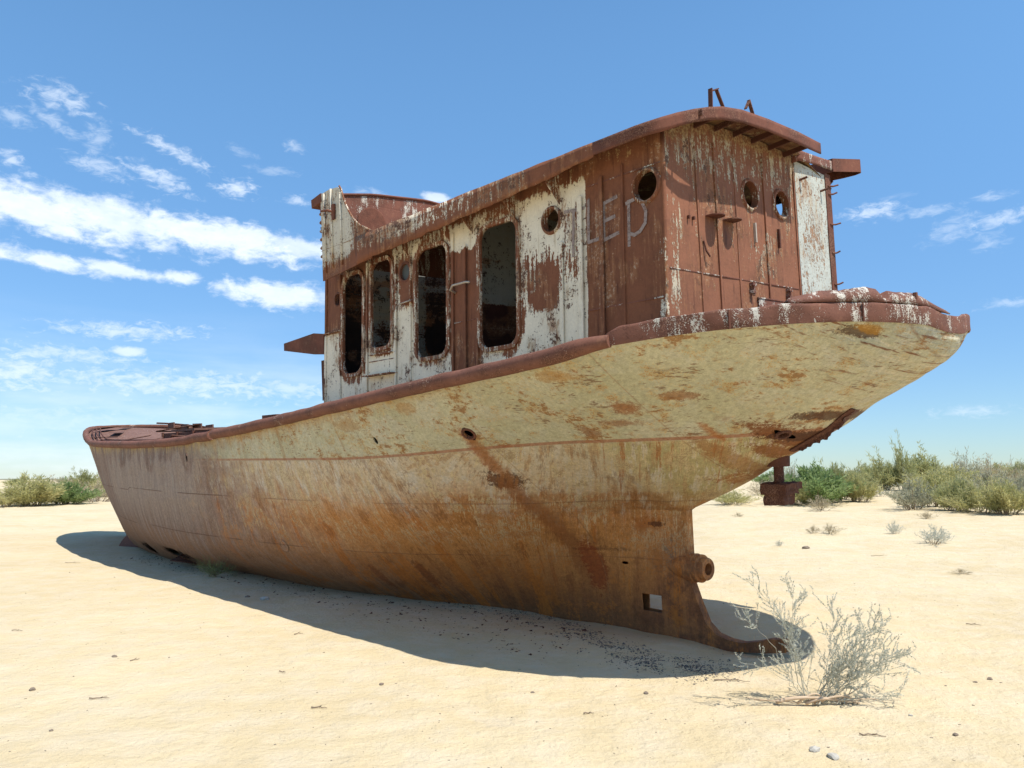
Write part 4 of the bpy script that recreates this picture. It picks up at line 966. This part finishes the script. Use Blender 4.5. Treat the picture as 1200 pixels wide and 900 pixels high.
# far plain
m, g, b, out, P = material('far_scrub'); finish(g, b, g.mix(g.noise(P, .05, 4), (.12, .13, .09, 1), (.20, .19, .13, 1)), .95)
bm = bmesh.new(); ro = []
for k in range(241):
    a = rad(-60 + k * .5); r = 1300; x, y = r * math.sin(a), r * math.cos(a); hgt = 1.2 + 2.2 * abs(fnoise(k * .21, 3, 3)) + 1.2 * abs(fnoise(k * .9, 1, 1))
    ro.append([bm.verts.new((x * .985, y * .985, -1)), bm.verts.new((x, y, hgt)), bm.verts.new((x * 1.06, y * 1.06, -1))])
for i in range(240):
    for j in range(2): bm.faces.new((ro[i][j], ro[i + 1][j], ro[i + 1][j + 1], ro[i][j + 1]))
hl = bm_obj('far_low_hills', bm, m); tag(hl, 'dark low line of scrub covered rises on the horizon', None, None, 'structure')

def pix_ground(px, py):
    x = (px - 600) / F; y = (450 - py) / F
    v = Vector((x, math.cos(PITCH) - y * math.sin(PITCH), math.sin(PITCH) + y * math.cos(PITCH)))
    t = 2.0
    while t < 400:
        p = Vector((0, 0, CAMZ)) + v * t
        if p.z < gz(p.x, p.y): return Vector((p.x, p.y, gz(p.x, p.y)))
        t *= 1.004
    return Vector((v.x * 120, v.y * 120, gz(v.x * 120, v.y * 120)))

# ------------------------------------------------------------------ vegetation
def leaf_mat(name, a, b_, c_, trans=.25):
    m, g, b, out, P = material(name); n1 = g.noise(P, 2.2, 3.0); n2 = g.noise(P, 14.0, 3.0)
    c = g.mix(g.smooth(n1, .32, .68), a + (1,), b_ + (1,)); c = g.mix(g.smooth(n2, .50, .72) * .7, c, c_ + (1,))
    finish(g, b, c, .7, None, spec=.2)
    tl = g.node('ShaderNodeBsdfTranslucent'); g.put(tl.inputs[0], c); ms = g.node('ShaderNodeMixShader'); ms.inputs[0].default_value = trans
    g.nt.links.new(b.outputs[0], ms.inputs[1]); g.nt.links.new(tl.outputs[0], ms.inputs[2]); g.nt.links.new(ms.outputs[0], out.inputs[0]); return m
LM = {'green': leaf_mat('green_saxaul_leaves', (.19, .27, .09), (.27, .34, .13), (.34, .38, .20), .5),
      'olive': leaf_mat('olive_tamarisk_leaves', (.35, .355, .15), (.43, .42, .19), (.48, .45, .26), .5),
      'yellow': leaf_mat('yellow_green_leaves', (.44, .42, .17), (.50, .46, .21), (.52, .47, .29), .5),
      'grey': leaf_mat('grey_green_leaves', (.32, .32, .21), (.40, .39, .27), (.46, .43, .33), .35),
      'dry': leaf_mat('dry_straw_twigs', (.38, .32, .20), (.43, .36, .24), (.48, .41, .29)),
      'silver': leaf_mat('silvery_shrub_leaves', (.44, .45, .37), (.54, .54, .45), (.58, .57, .48), .3)}
m, g, b, out, P = material('grey_bark'); finish(g, b, g.mix(g.noise(P, 12, 5), (.17, .12, .08, 1), (.32, .25, .18, 1)), .9); MAT['bark'] = m
m, g, b, out, P = material('bleached_root'); finish(g, b, g.mix(g.noise(P, 14, 5), (.40, .27, .17, 1), (.58, .46, .32, 1)), .85, g.noise(P, 60, 4), .002); MAT['root'] = m
m, g, b, out, P = material('silver_grey_twig'); finish(g, b, g.mix(g.noise(P, 12, 5), (.33, .31, .23, 1), (.45, .43, .34, 1)), .9); MAT['twig'] = m
def blades(rng, base, d, L, wd):
    """thin triangular blades: base (n,3), direction (n,3) unit, length (n), width (n)"""
    n = len(base); r = rng.normal(size=(n, 3)); s_ = np.cross(d, r); s_ /= np.linalg.norm(s_, axis=1)[:, None] + 1e-9
    mid = base + d * (L * .45)[:, None]
    V = np.stack([base - s_ * (wd * .25)[:, None], mid - s_ * (wd * .5)[:, None], base + d * L[:, None], mid + s_ * (wd * .5)[:, None]], 1).reshape(-1, 3)
    Fq = [(4 * i, 4 * i + 1, 4 * i + 2, 4 * i + 3) for i in range(n)]
    return V, Fq
def fast_mesh(name, V, Fq, mat, parent):
    me = bpy.data.meshes.new(name); n = len(Fq); k = len(Fq[0])
    me.vertices.add(len(V)); me.vertices.foreach_set('co', np.asarray(V, dtype=np.float32).ravel())
    me.loops.add(n * k); me.loops.foreach_set('vertex_index', np.asarray(Fq, dtype=np.int32).ravel())
    me.polygons.add(n); me.polygons.foreach_set('loop_start', np.arange(0, n * k, k, dtype=np.int32)); me.polygons.foreach_set('loop_total', np.full(n, k, dtype=np.int32))
    me.update(calc_edges=True); me.validate(); me.materials.append(mat)
    o = bpy.data.objects.new(name, me); col.objects.link(o)
    if parent: o.parent = parent
    return o
def bush_proto(seed, mat, nstem=70, nbl=60, spread=1.0, spiky=0.3, lean=(0, 0), bw=.022, bl=.17, base_r=.22):
    """unit bush, about 1 high and 1.1 wide; an Empty with stems and foliage"""
    rng = np.random.default_rng(seed); e = bpy.data.objects.new('desert_bush', None); col.objects.link(e)
    st = MB(); B = []; Dd = []
    lob = rng.uniform(0, 2 * math.pi, 5)
    for i in range(nstem):
        a = rng.uniform(0, 2 * math.pi); t = rng.uniform(0, 1) ** .7
        sp_ = t * spread * (1 + .25 * math.cos(2 * a + lob[0]) + .2 * math.cos(3 * a + lob[1]))
        Ls = rng.uniform(.62, 1.0) * (1.0 - .30 * t) * (1 + spiky * (rng.uniform() ** 4))
        p0 = np.array([math.cos(a), math.sin(a), 0]) * base_r * sp_; out_ = np.array([math.cos(a), math.sin(a), 0])
        p3 = p0 + out_ * (.48 * sp_) * (1 + rng.uniform(-.2, .2)) + np.array([lean[0], lean[1], 0]) * Ls + np.array([0, 0, Ls * (1 - .32 * t)])
        p1 = p0 + np.array([0, 0, Ls * .35]) + out_ * .10 * sp_
        ts = np.linspace(0, 1, 7)[:, None]; pts = (1 - ts) ** 2 * p0 + 2 * ts * (1 - ts) * p1 + ts ** 2 * p3
        pts[1:-1] += rng.normal(size=(5, 3)) * .015
        if i % 3 == 0: st.tube([tuple(p) for p in pts], [.011 * (1 - .8 * k / 6) for k in range(7)], 4, False)
        u = rng.uniform(.18, 1.0, nbl) ** .75
        q = np.stack([np.interp(u, ts[:, 0], pts[:, k]) for k in range(3)], 1)
        q += rng.normal(size=(nbl, 3)) * (.045 * (1.1 - .6 * u))[:, None]; q[:, 2] = np.abs(q[:, 2])
        tang = p3 - p1; tang = tang / np.linalg.norm(tang)
        d = tang[None] * .9 + rng.normal(size=(nbl, 3)) * .55; d[:, 2] += .25; d /= np.linalg.norm(d, axis=1)[:, None]
        B.append(q); Dd.append(d)
    B = np.concatenate(B); Dd = np.concatenate(Dd); n = len(B)
    V, Fq = blades(rng, B, Dd, rng.uniform(.4, 1, n) * bl, rng.uniform(.5, 1, n) * bw)
    fast_mesh('foliage', V, Fq, mat, e); st.build('stems', MAT['bark'], e)
    return e
PROTO = {'green': (11, 'green', dict(nstem=110, nbl=80, spread=1.15, spiky=.1, bw=.03, bl=.15)),
         'olive': (12, 'olive', dict(nstem=80, nbl=70, spread=1.1, spiky=.45)),
         'olive2': (21, 'olive', dict(nstem=70, nbl=60, spread=.9, spiky=.6, lean=(.15, 0))),
         'yellow': (13, 'yellow', dict(nstem=80, nbl=70, spread=1.05, spiky=.4)),
         'yellow2': (23, 'yellow', dict(nstem=60, nbl=60, spread=1.4, spiky=.3)),
         'grey': (14, 'grey', dict(nstem=70, nbl=45, spread=1.2, spiky=.4, bw=.018)),
         'grey2': (24, 'grey', dict(nstem=60, nbl=40, spread=.9, spiky=.7, bw=.018)),
         'dry': (15, 'dry', dict(nstem=60, nbl=35, spread=1.3, spiky=.3, bw=.014)),
         'tuft': (16, 'dry', dict(nstem=30, nbl=26, spread=1.1, spiky=.4, bw=.02, bl=.3)),
         'silver': (17, 'silver', dict(nstem=42, nbl=40, spread=1.2, spiky=.3, bw=.02, bl=.16))}
used = {}
# kind, px of the foot, py of the foot, width px, height px, label
BUSHES = [
 ('green', 955, 590, 74, 62, 'dense bright green bush on the sand just right of the hanging rudder coupling'),
 ('olive', 982, 585, 46, 56, 'olive bush directly right of the dense bright green one'),
 ('yellow', 1006, 588, 36, 46, 'narrow yellowish bush at the edge of the open sand, right of the bright green one'),
 ('olive2', 1036, 574, 46, 46, 'olive bush low behind the sand gap, left of the tall spiky bush'),
 ('olive2', 1060, 575, 34, 64, 'tall spiky bush whose tip rises highest above the skyline on the right'),
 ('grey', 1072, 597, 48, 50, 'grey green bush at the front left of the right hand thicket, casting a shadow'),
 ('yellow', 1098, 594, 50, 60, 'yellow green rounded bush between the grey green front bush and the olive brown one'),
 ('olive', 1121, 599, 44, 52, 'olive brown bush in the front row of the right hand thicket, middle of the row'),
 ('grey2', 1132, 572, 50, 46, 'large greyish half bare bush on top of the dune behind the thicket'),
 ('dry', 1158, 568, 44, 44, 'pale bare twiggy bush on top of the dune, right of the greyish half bare one'),
 ('yellow2', 1150, 601, 46, 48, 'low yellow green bush in the front row, second from the right edge'),
 ('yellow', 1180, 603, 50, 56, 'yellow green bush at the right edge of the photo with sand before it'),
 ('olive', 1192, 566, 40, 32, 'dark olive bush on the skyline at the right edge'),
 ('olive', 1172, 562, 40, 30, 'small dark bush on the skyline beside the one at the right edge'),
 ('grey', 926, 578, 44, 42, 'greyish bush behind the hanging rudder coupling'),
 ('dry', 893, 580, 30, 22, 'dry grey bush low on the sand under the hull overhang, left of the rudder coupling'),
 ('yellow2', 858, 591, 36, 22, 'low yellow green bush seen beneath the stern between skeg and rudder coupling'),
 ('grey', 1012, 560, 40, 26, 'grey bare topped bush on the far skyline behind the olive bushes'),
 ('grey2', 1200, 596, 40, 60, 'grey green bush cut by the right edge of the photo'),
 ('yellow', 40, 593, 62, 40, 'broad yellow green bush at the left of the photo'),
 ('green', 78, 591, 40, 30, 'greener rounded bush right of the broad yellow green one near the bow'),
 ('yellow2', 4, 594, 46, 22, 'low bush cut by the left edge of the photo'),
 ('olive', 96, 578, 30, 30, 'tallest olive bush behind the row left of the bow'),
 ('dry', 113, 588, 46, 30, 'dry straw coloured bush beside the bow'),
 ('yellow', 128, 582, 34, 28, 'yellow green bush partly hidden behind the bow'),
 ('dry', 60, 583, 44, 26, 'dry twiggy bush on the dune behind the broad yellow green one'),
 ('olive', 16, 569, 20, 9, 'tiny distant bush on the flat dune at the far left'),
 ('olive2', 27, 566, 8, 11, 'thin little sapling standing alone on the left skyline'),
 ('grey', 72, 566, 14, 8, 'small grey bush on the left skyline above the dune'),
 ('olive', 117, 566, 12, 9, 'small dark bush on the skyline just left of the bow'),
 ('olive', 1108, 560, 44, 24, 'olive bush on the far skyline behind the yellow green rounded one'),
 ('yellow2', 930, 592, 40, 34, 'yellow green bush tucked in front of the greyish one behind the rudder coupling'),
 ('olive2', 1085, 566, 50, 44, 'olive bush behind the grey green front bush of the thicket'),
 ('yellow', 1112, 578, 60, 42, 'broad yellow green bush in the second row of the thicket'),
 ('olive', 1020, 572, 40, 38, 'olive bush filling the gap behind the narrow yellowish one'),
 ('grey', 1165, 580, 60, 40, 'wide grey green bush in the second row near the right edge'),
 ('green', 905, 568, 30, 22, 'small far green bush glimpsed left of the rudder stock'),
]
TUFTS = [
 ('silver', 1094, 637, 36, 24, 'small rounded grey green shrub alone on the sand below the right hand thicket'),
 ('tuft', 962, 598, 46, 16, 'low dry straw tuft in front of the bright green bush'),
 ('tuft', 972, 626, 24, 12, 'small straw tuft on open sand, nearer than the one before the green bush'),
 ('tuft', 953, 625, 14, 9, 'tiny straw tuft just left of a bigger one on the open sand'),
 ('silver', 1049, 626, 14, 17, 'wispy upright grey tuft between the ship and the lone rounded shrub'),
 ('tuft', 1086, 608, 20, 8, 'pale flat tuft right in front of the thicket'),
 ('silver', 1031, 582, 16, 14, 'small grey shrub in the sandy gap of the thicket'),
 ('silver', 914, 640, 8, 8, 'tiny green sprout on the sand right of the sternpost'),
 ('tuft', 1126, 673, 20, 6, 'flat thin dry tuft on the sand at the right, nearest of the dry tufts'),
 ('tuft', 865, 606, 10, 5, 'tiny dry tuft behind the sternpost on the sand'),
]
def copy_thing(src):
    c = src.copy(); col.objects.link(c)
    for ch in list(src.children):
        k = ch.copy(); col.objects.link(k); k.parent = c
    return c
rb_ = random.Random(3)
for lst, grp, cat in ((BUSHES, 'bushes growing on the dunes', 'bush'), (TUFTS, 'small tufts and shrubs on the open sand', 'tuft')):
    for (kind, px, py, wpx, hpx, label) in lst:
        if kind not in used:
            sd, lm, kw = PROTO[kind]; used[kind] = bush_proto(sd, LM[lm], **kw); o = used[kind]
        else: o = copy_thing(used[kind])
        p = pix_ground(px, py); dist = p.y
        hh_ = hpx / F * dist * ((1.0 if px < 300 else .82) if cat == 'bush' else 1.0); ww = wpx / F * dist / (1.0 if cat == 'bush' else 1.2)
        o.location = (p.x, p.y, p.z - .03 * hh_); o.rotation_euler = (0, 0, rb_.uniform(0, 6.28)); o.scale = (ww, ww, hh_)
        o.name = 'desert_bush' if cat == 'bush' else 'dry_tuft'
        tag(o, label, cat, grp)

# the silvery shrub in the foreground, right of the skeg
def stem_shrub(name, base, stems, seed, leafmat, leaves=1.0, twig=1.0, bark=None):
    rng = random.Random(seed); nrg = np.random.default_rng(seed)
    e = bpy.data.objects.new(name, None); col.objects.link(e); e.location = base
    S = MB(); LB = []; LD = []
    def leafy(a, b2, dens):
        L = (b2 - a).length; n = max(2, int(L * 420 * dens * leaves)); d = (b2 - a).normalized()
        for k in range(n):
            t = rng.random(); v = Vector([rng.gauss(0, 1) for _ in range(3)]); v = (v - d * v.dot(d)).normalized()
            LB.append(tuple(a + (b2 - a) * t)); LD.append(tuple((v * .8 + d * .75).normalized()))
    def twigs(pts, r0, depth):
        for k in range(len(pts) - 1):
            a, b2 = pts[k], pts[k + 1]; d = (b2 - a).normalized()
            nt_ = int((b2 - a).length * (44 if depth == 0 else 30) * twig + rng.random())
            for q_ in range(nt_):
                t = rng.random(); s_ = a + (b2 - a) * t; v = Vector([rng.gauss(0, 1) for _ in range(3)]); v = (v - d * v.dot(d)).normalized()
                dd = (d * .9 + v * .75 + Vector((0, 0, .25))).normalized(); L = (.06 + .16 * rng.random()) * (1 if depth == 0 else .45)
                p1 = s_ + dd * L * .5 + Vector([rng.gauss(0, .008) for _ in range(3)]); p2_ = s_ + dd * L + Vector([rng.gauss(0, .015) for _ in range(3)]) + Vector((0, 0, .01))
                S.tube([s_, p1, p2_], [r0 * .24, r0 * .16, .0005], 4, False)
                leafy(s_, p1, .5); leafy(p1, p2_, 1.0)
                if depth == 0 and rng.random() < .75: twigs([s_, p1, p2_], r0 * .5, 1)
    for (p0, p1, p3, r0, lf) in stems:
        p0, p1, p3 = Vector(p0), Vector(p1), Vector(p3); n = 14; pts = []
        for k in range(n + 1):
            t = k / n; p = p0 * (1 - t) ** 2 + p1 * 2 * t * (1 - t) + p3 * t * t
            if 0 < k < n: p += Vector([rng.gauss(0, .008) for _ in range(3)])
            pts.append(p)
        S.tube(pts, [max(.0010, r0 * (1 - .9 * k / n)) for k in range(n + 1)], 6, False)
        k0 = int(n * lf); twigs(pts[k0:], r0 * .7 + .0012, 0)
    n = len(LB)
    V, Fq = blades(nrg, np.array(LB), np.array(LD), nrg.uniform(.006, .015, n), nrg.uniform(.003, .0055, n))
    fast_mesh('leaves', V, Fq, leafmat, e); S.build('stems', bark or MAT['bark'], e)
    return e, S
base = pix_ground(966, 826); K = base.y / F * .96
def sp_(px, py, dy=0.0): return ((px - 962) * K, dy, (824 - py) * K * .93)
rs2 = random.Random(8); stems = []
for (px, py) in [(1048, 738), (1030, 718), (1052, 765), (1012, 738), (1000, 728), (1022, 760), (1045, 790), (1018, 745), (1035, 752), (1006, 765), (988, 775), (1000, 790), (1025, 780), (1040, 770)]:
    t = sp_(px + rs2.uniform(-5, 5), py, rs2.uniform(-.22, .3)); py += 0; s0 = sp_(962 + rs2.uniform(-14, 22), 822, rs2.uniform(-.05, .05))
    stems.append((s0, (s0[0] + (t[0] - s0[0]) * .30, t[1] * .3, t[2] * .62), t, .0036, .25))
stems += [(sp_(942, 822), sp_(922, 770, .05), sp_(934, 690, .05), .0045, .30), (sp_(938, 822), sp_(938, 740, -.03), sp_(880, 674, -.06), .0045, .5), (sp_(936, 822), sp_(905, 735, -.1), sp_(862, 716, -.12), .003, .72),
          (sp_(944, 820), sp_(936, 770, .1), sp_(930, 720, .12), .004, .3), (sp_(955, 820), sp_(975, 770), sp_(983, 700, .1), .003, .55), (sp_(940, 822), sp_(925, 790), sp_(905, 768, -.1), .003, .4),
          (sp_(948, 822), sp_(940, 790), sp_(925, 740, .1), .004, .3), (sp_(940, 818), sp_(915, 785), sp_(868, 770, -.12), .003, .6), (sp_(968, 820), sp_(1010, 812, -.1), sp_(1050, 800, -.1), .004, .35), (sp_(985, 820, .05), sp_(1020, 800, .1), sp_(1068, 772, .2), .004, .35)]
shrub, _ = stem_shrub('silvery_shrub', base, stems, 4, LM['silver'], 1.5, .58, MAT['twig'])
tag(shrub, 'silvery leafless looking shrub in the foreground beside the end of the skeg', 'shrub')
mb = MB()
for (a, b_, c_, r) in [((905, 818), (935, 838), (1005, 824), .017), ((930, 822), (955, 800), (962, 826), .010), ((950, 824), (985, 842), (1000, 820), .011), ((940, 828), (960, 812), (985, 828), .016), ((880, 812), (915, 822), (945, 826), .005), ((870, 806), (900, 826), (940, 824), .004), ((985, 826), (1015, 836), (1035, 838), .005), ((975, 822), (1005, 800), (1020, 770), .006)]:
    p0, p1, p3 = Vector(sp_(*a)), Vector(sp_(*b_, -.06)), Vector(sp_(*c_, .02)); 
    for v_ in (p0, p3): v_.z = max(.008, v_.z * .5) if v_ is p0 or a[1] > 800 else v_.z
    p1.z = max(.02, abs(p1.z)) + .02
    mb.tube([p0 * (1 - t) ** 2 + p1 * 2 * t * (1 - t) + p3 * t * t for t in np.linspace(0, 1, 12)], [r * (1 - .6 * t) for t in np.linspace(0, 1, 12)], 7)
mb.build('woody_roots', MAT['root'], shrub, True)
# the green weed against the hull near the bow
bw_ = pix_ground(252, 676)
wd_, _ = stem_shrub('green_weed', bw_, [((0, 0, 0), (x * .4, -.1, .10), (x, rs2.uniform(-.25, .1), .07 + .12 * rs2.random()), .004, .2) for x in np.linspace(-.22, .30, 9)], 9, LM['green'], .5)
tag(wd_, 'small green weed growing in the shade at the foot of the hull', 'weed')

# ------------------------------------------------------------------ scrap, stones, sticks, flakes
def blobstone(name, px, py, size, mat, seed, flat=.55, label=None, grp=None, cat='stone'):
    p = pix_ground(px, py); bm = bmesh.new(); bmesh.ops.create_icosphere(bm, subdivisions=2, radius=1)
    for v in bm.verts:
        k = 1 + .35 * fnoise(v.co.x * 1.4 + seed, v.co.y * 1.4, v.co.z * 1.4) + .12 * fnoise(v.co.x * 4, v.co.y * 4 + seed, v.co.z * 4)
        v.co = Vector((v.co.x * size * k, v.co.y * size * k * .75, v.co.z * size * k * flat))
    o = bm_obj(name, bm, mat, None, False); o.location = (p.x, p.y, p.z + size * flat * .35); o.rotation_euler = (0, 0, seed * 1.7); tag(o, label, cat, grp); return o
m, g, b, out, P = material('dark_stone'); finish(g, b, g.mix(g.noise(P, 30, 5), (.13, .10, .075, 1), (.25, .20, .15, 1)), .9); MAT['stone'] = m
m, g, b, out, P = material('pale_stone'); finish(g, b, g.mix(g.noise(P, 30, 5), (.34, .31, .26, 1), (.46, .43, .37, 1)), .9); MAT['pale'] = m
m, g, b, out, P = material('blue_black_flake'); finish(g, b, g.mix(g.noise(P, 3, 3), (.045, .048, .062, 1), (.16, .14, .12, 1)), .6); MAT['flake'] = m
grp = 'stones lying on the sand'
for (px, py, s_, mt, lb) in [(38, 809, .035, 'stone', 'dark upright stone on the sand at the lower left'), (134, 770, .032, 'stone', 'small dark stone above the dry stick at the lower left'), (447, 803, .026, 'stone', 'brown round stone alone on the bright sand at lower centre'),
        (757, 813, .026, 'stone', 'brown stone just outside the shadow of the stern'), (1160, 797, .030, 'stone', 'dark stone near the right edge of the photo'), (1143, 801, .020, 'stone', 'smaller stone left of the dark one near the right edge'),
        (955, 880, .040, 'pale', 'pale flat stone at the bottom of the photo, right of centre'), (977, 889, .045, 'pale', 'larger pale flat slab touching the bottom edge of the photo'), (1067, 840, .018, 'pale', 'little white stone right of the silvery shrub'),
        (1120, 862, .024, 'stone', 'brown stone at the lower right corner'), (310, 703, .07, 'pale', 'white crust lump on the sand beside the hull shadow'), (290, 700, .04, 'stone', 'dark lump at the edge of the hull shadow near the bow'), (944, 643, .09, 'stone', 'dark stone on the far sand behind the sternpost'),
        (624, 812, .018, 'stone', 'tiny dark stone in front of the stern shadow'), (60, 857, .016, 'stone', 'small brown pebble near the lower left corner')]:
    blobstone('stone', px, py, s_, MAT[mt], px * .37, .5, lb, grp)
def stick(px, py, L, ang, label, r=.006, mat='bark', bend=.12, seed=0):
    p = pix_ground(px, py); mb = MB(); rr = random.Random(seed)
    pts = [Vector(((t - .5) * L, bend * L * math.sin(t * 3.1) + rr.uniform(-.01, .01) * L * 3, .006 + rr.random() * .01)) for t in np.linspace(0, 1, 7)]
    mb.tube(pts, [r * (1 - .6 * t) for t in np.linspace(0, 1, 7)], 6); a = pts[3]; mb.tube([a, a + Vector((L * .18, -L * .10, .015))], [r * .6, r * .3], 5)
    o = mb.build('dry_stick', MAT[mat], None, True); o.location = p; o.rotation_euler = (0, 0, ang); tag(o, label, 'stick', 'dry sticks on the sand')
for i, (px, py, L, a, lb) in enumerate([(116, 821, .16, .05, 'dry forked stick lying on the sand at the lower left'), (374, 832, .12, .0, 'thin dry twig on the sand at lower centre left'), (1023, 864, .17, -.25, 'dark stick at the lower right below the silvery shrub'),
        (1141, 733, .16, -.6, 'thin stick on the open sand at the right'), (350, 744, .10, .5, 'short twig on the lit sand beside the middle of the hull shadow'), (20, 740, .12, .1, 'small twig at the left edge of the sand'), (85, 660, .3, .1, 'faint twig left of the bow shadow'),
        (158, 775, .09, .9, 'tiny crooked twig near the small dark stone at the lower left'), (331, 789, .08, -.5, 'tiny twig left of the brown round stone'), (690, 838, .08, .1, 'pale twig in front of the stern shadow'), (1032, 652, .45, .1, 'dark twig on the far sand below the right hand thicket'), (858, 800, .3, -.2, 'dark root end poking from the shadow toward the silvery shrub')]):
    stick(px, py, L, a, lb, seed=i)
def chips(name, pts, smin, smax, mat, seed, label):
    rng = np.random.default_rng(seed); V = []; Fq = []
    for k, (x, y) in enumerate(pts):
        s = smin + (smax - smin) * rng.random() ** 2.5; a = rng.uniform(0, 6.28); tl = rng.normal(size=2) * .35; z = gz(x, y) + .001 + s * .05
        u = np.array([math.cos(a), math.sin(a), tl[0]]) * s; v = np.array([-math.sin(a), math.cos(a), tl[1]]) * s * rng.uniform(.35, .8); c0 = np.array([x, y, z]); n = len(V)
        q = [c0 - u - v * rng.uniform(.3, 1), c0 + u * rng.uniform(.4, 1) - v, c0 + u + v * rng.uniform(.3, 1), c0 - u * rng.uniform(.4, 1) + v]
        V += q + [p_ - np.array([0, 0, s * .25]) for p_ in q]
        Fq += [(n, n + 1, n + 2, n + 3), (n + 4, n + 7, n + 6, n + 5), (n, n + 4, n + 5, n + 1), (n + 1, n + 5, n + 6, n + 2), (n + 2, n + 6, n + 7, n + 3), (n + 3, n + 7, n + 4, n)]
    o = fast_mesh(name, V, Fq, mat, None); tag(o, label, None, None, 'stuff'); return o
rng = np.random.default_rng(2); pts = []
line = [(470, 700), (540, 706), (600, 712), (640, 722), (680, 742), (730, 765), (790, 780), (850, 790)]
for k in range(6500):
    t = rng.random() ** .8 * (len(line) - 1.001); i = int(t); f_ = t - i; px = line[i][0] * (1 - f_) + line[i + 1][0] * f_ + rng.normal() * 16; py = line[i][1] * (1 - f_) + line[i + 1][1] * f_ + rng.normal() * 7.5
    if fnoise(px * .035, py * .06, 2) < -.12 + .5 * (rng.random() - .5): continue
    p = pix_ground(px, py); pts.append((p.x, p.y))
chips('fallen_paint_flakes', pts, .003, .015, MAT['flake'], 5, 'blue black flakes of old paint scattered in the shade below the stern')
pts = []
for k in range(1100):
    x = rng.uniform(1.5, 15); y = rng.uniform(.6, 2.3); wv_ = ship2w((x, y, -4.2)); pts.append((wv_.x, wv_.y))
chips('rust_scale', pts, .008, .03, MAT['darkrust'], 6, 'rust scale fallen in the shade along the hull')
pts = []
for k in range(3200):
    r = 3.2 + 30 * rng.random() ** 1.6; a = rad(rng.uniform(-38, 38)); pts.append((r * math.sin(a), r * math.cos(a)))
chips('sand_litter', pts, .0025, .012, MAT['stone'], 7, 'specks of grit and plant litter strewn over the sand')
# scrap plates half buried at the bow
def scrap(px, py, outline, th_, rot, label, dz=0):
    p = pix_ground(px, py); cu = plate('scrap_plate', outline, [], th_, lambda u, v, t: (u, t + .03 * math.sin(u * 3), v), MAT['rail'], None)
    cu.location = (p.x, p.y, p.z + dz); cu.rotation_euler = rot; tag(cu, label, 'scrap', 'scrap plates beside the bow')
scrap(153, 641, [(.55 * math.cos(t), .50 * math.sin(t)) for t in np.linspace(0, math.pi, 20)] + [(-.55, -.1), (.55, -.1)], .02, (rad(-28), 0, rad(-38)), 'rounded rusty plate leaning out of the sand under the bow')
scrap(219, 664, [(-.32, 0), (.26, .0), (.32, .42), (-.12, .42)], .02, (rad(-70), rad(4), rad(12)), 'flat grey brown plate jutting from the foot of the hull', .08)
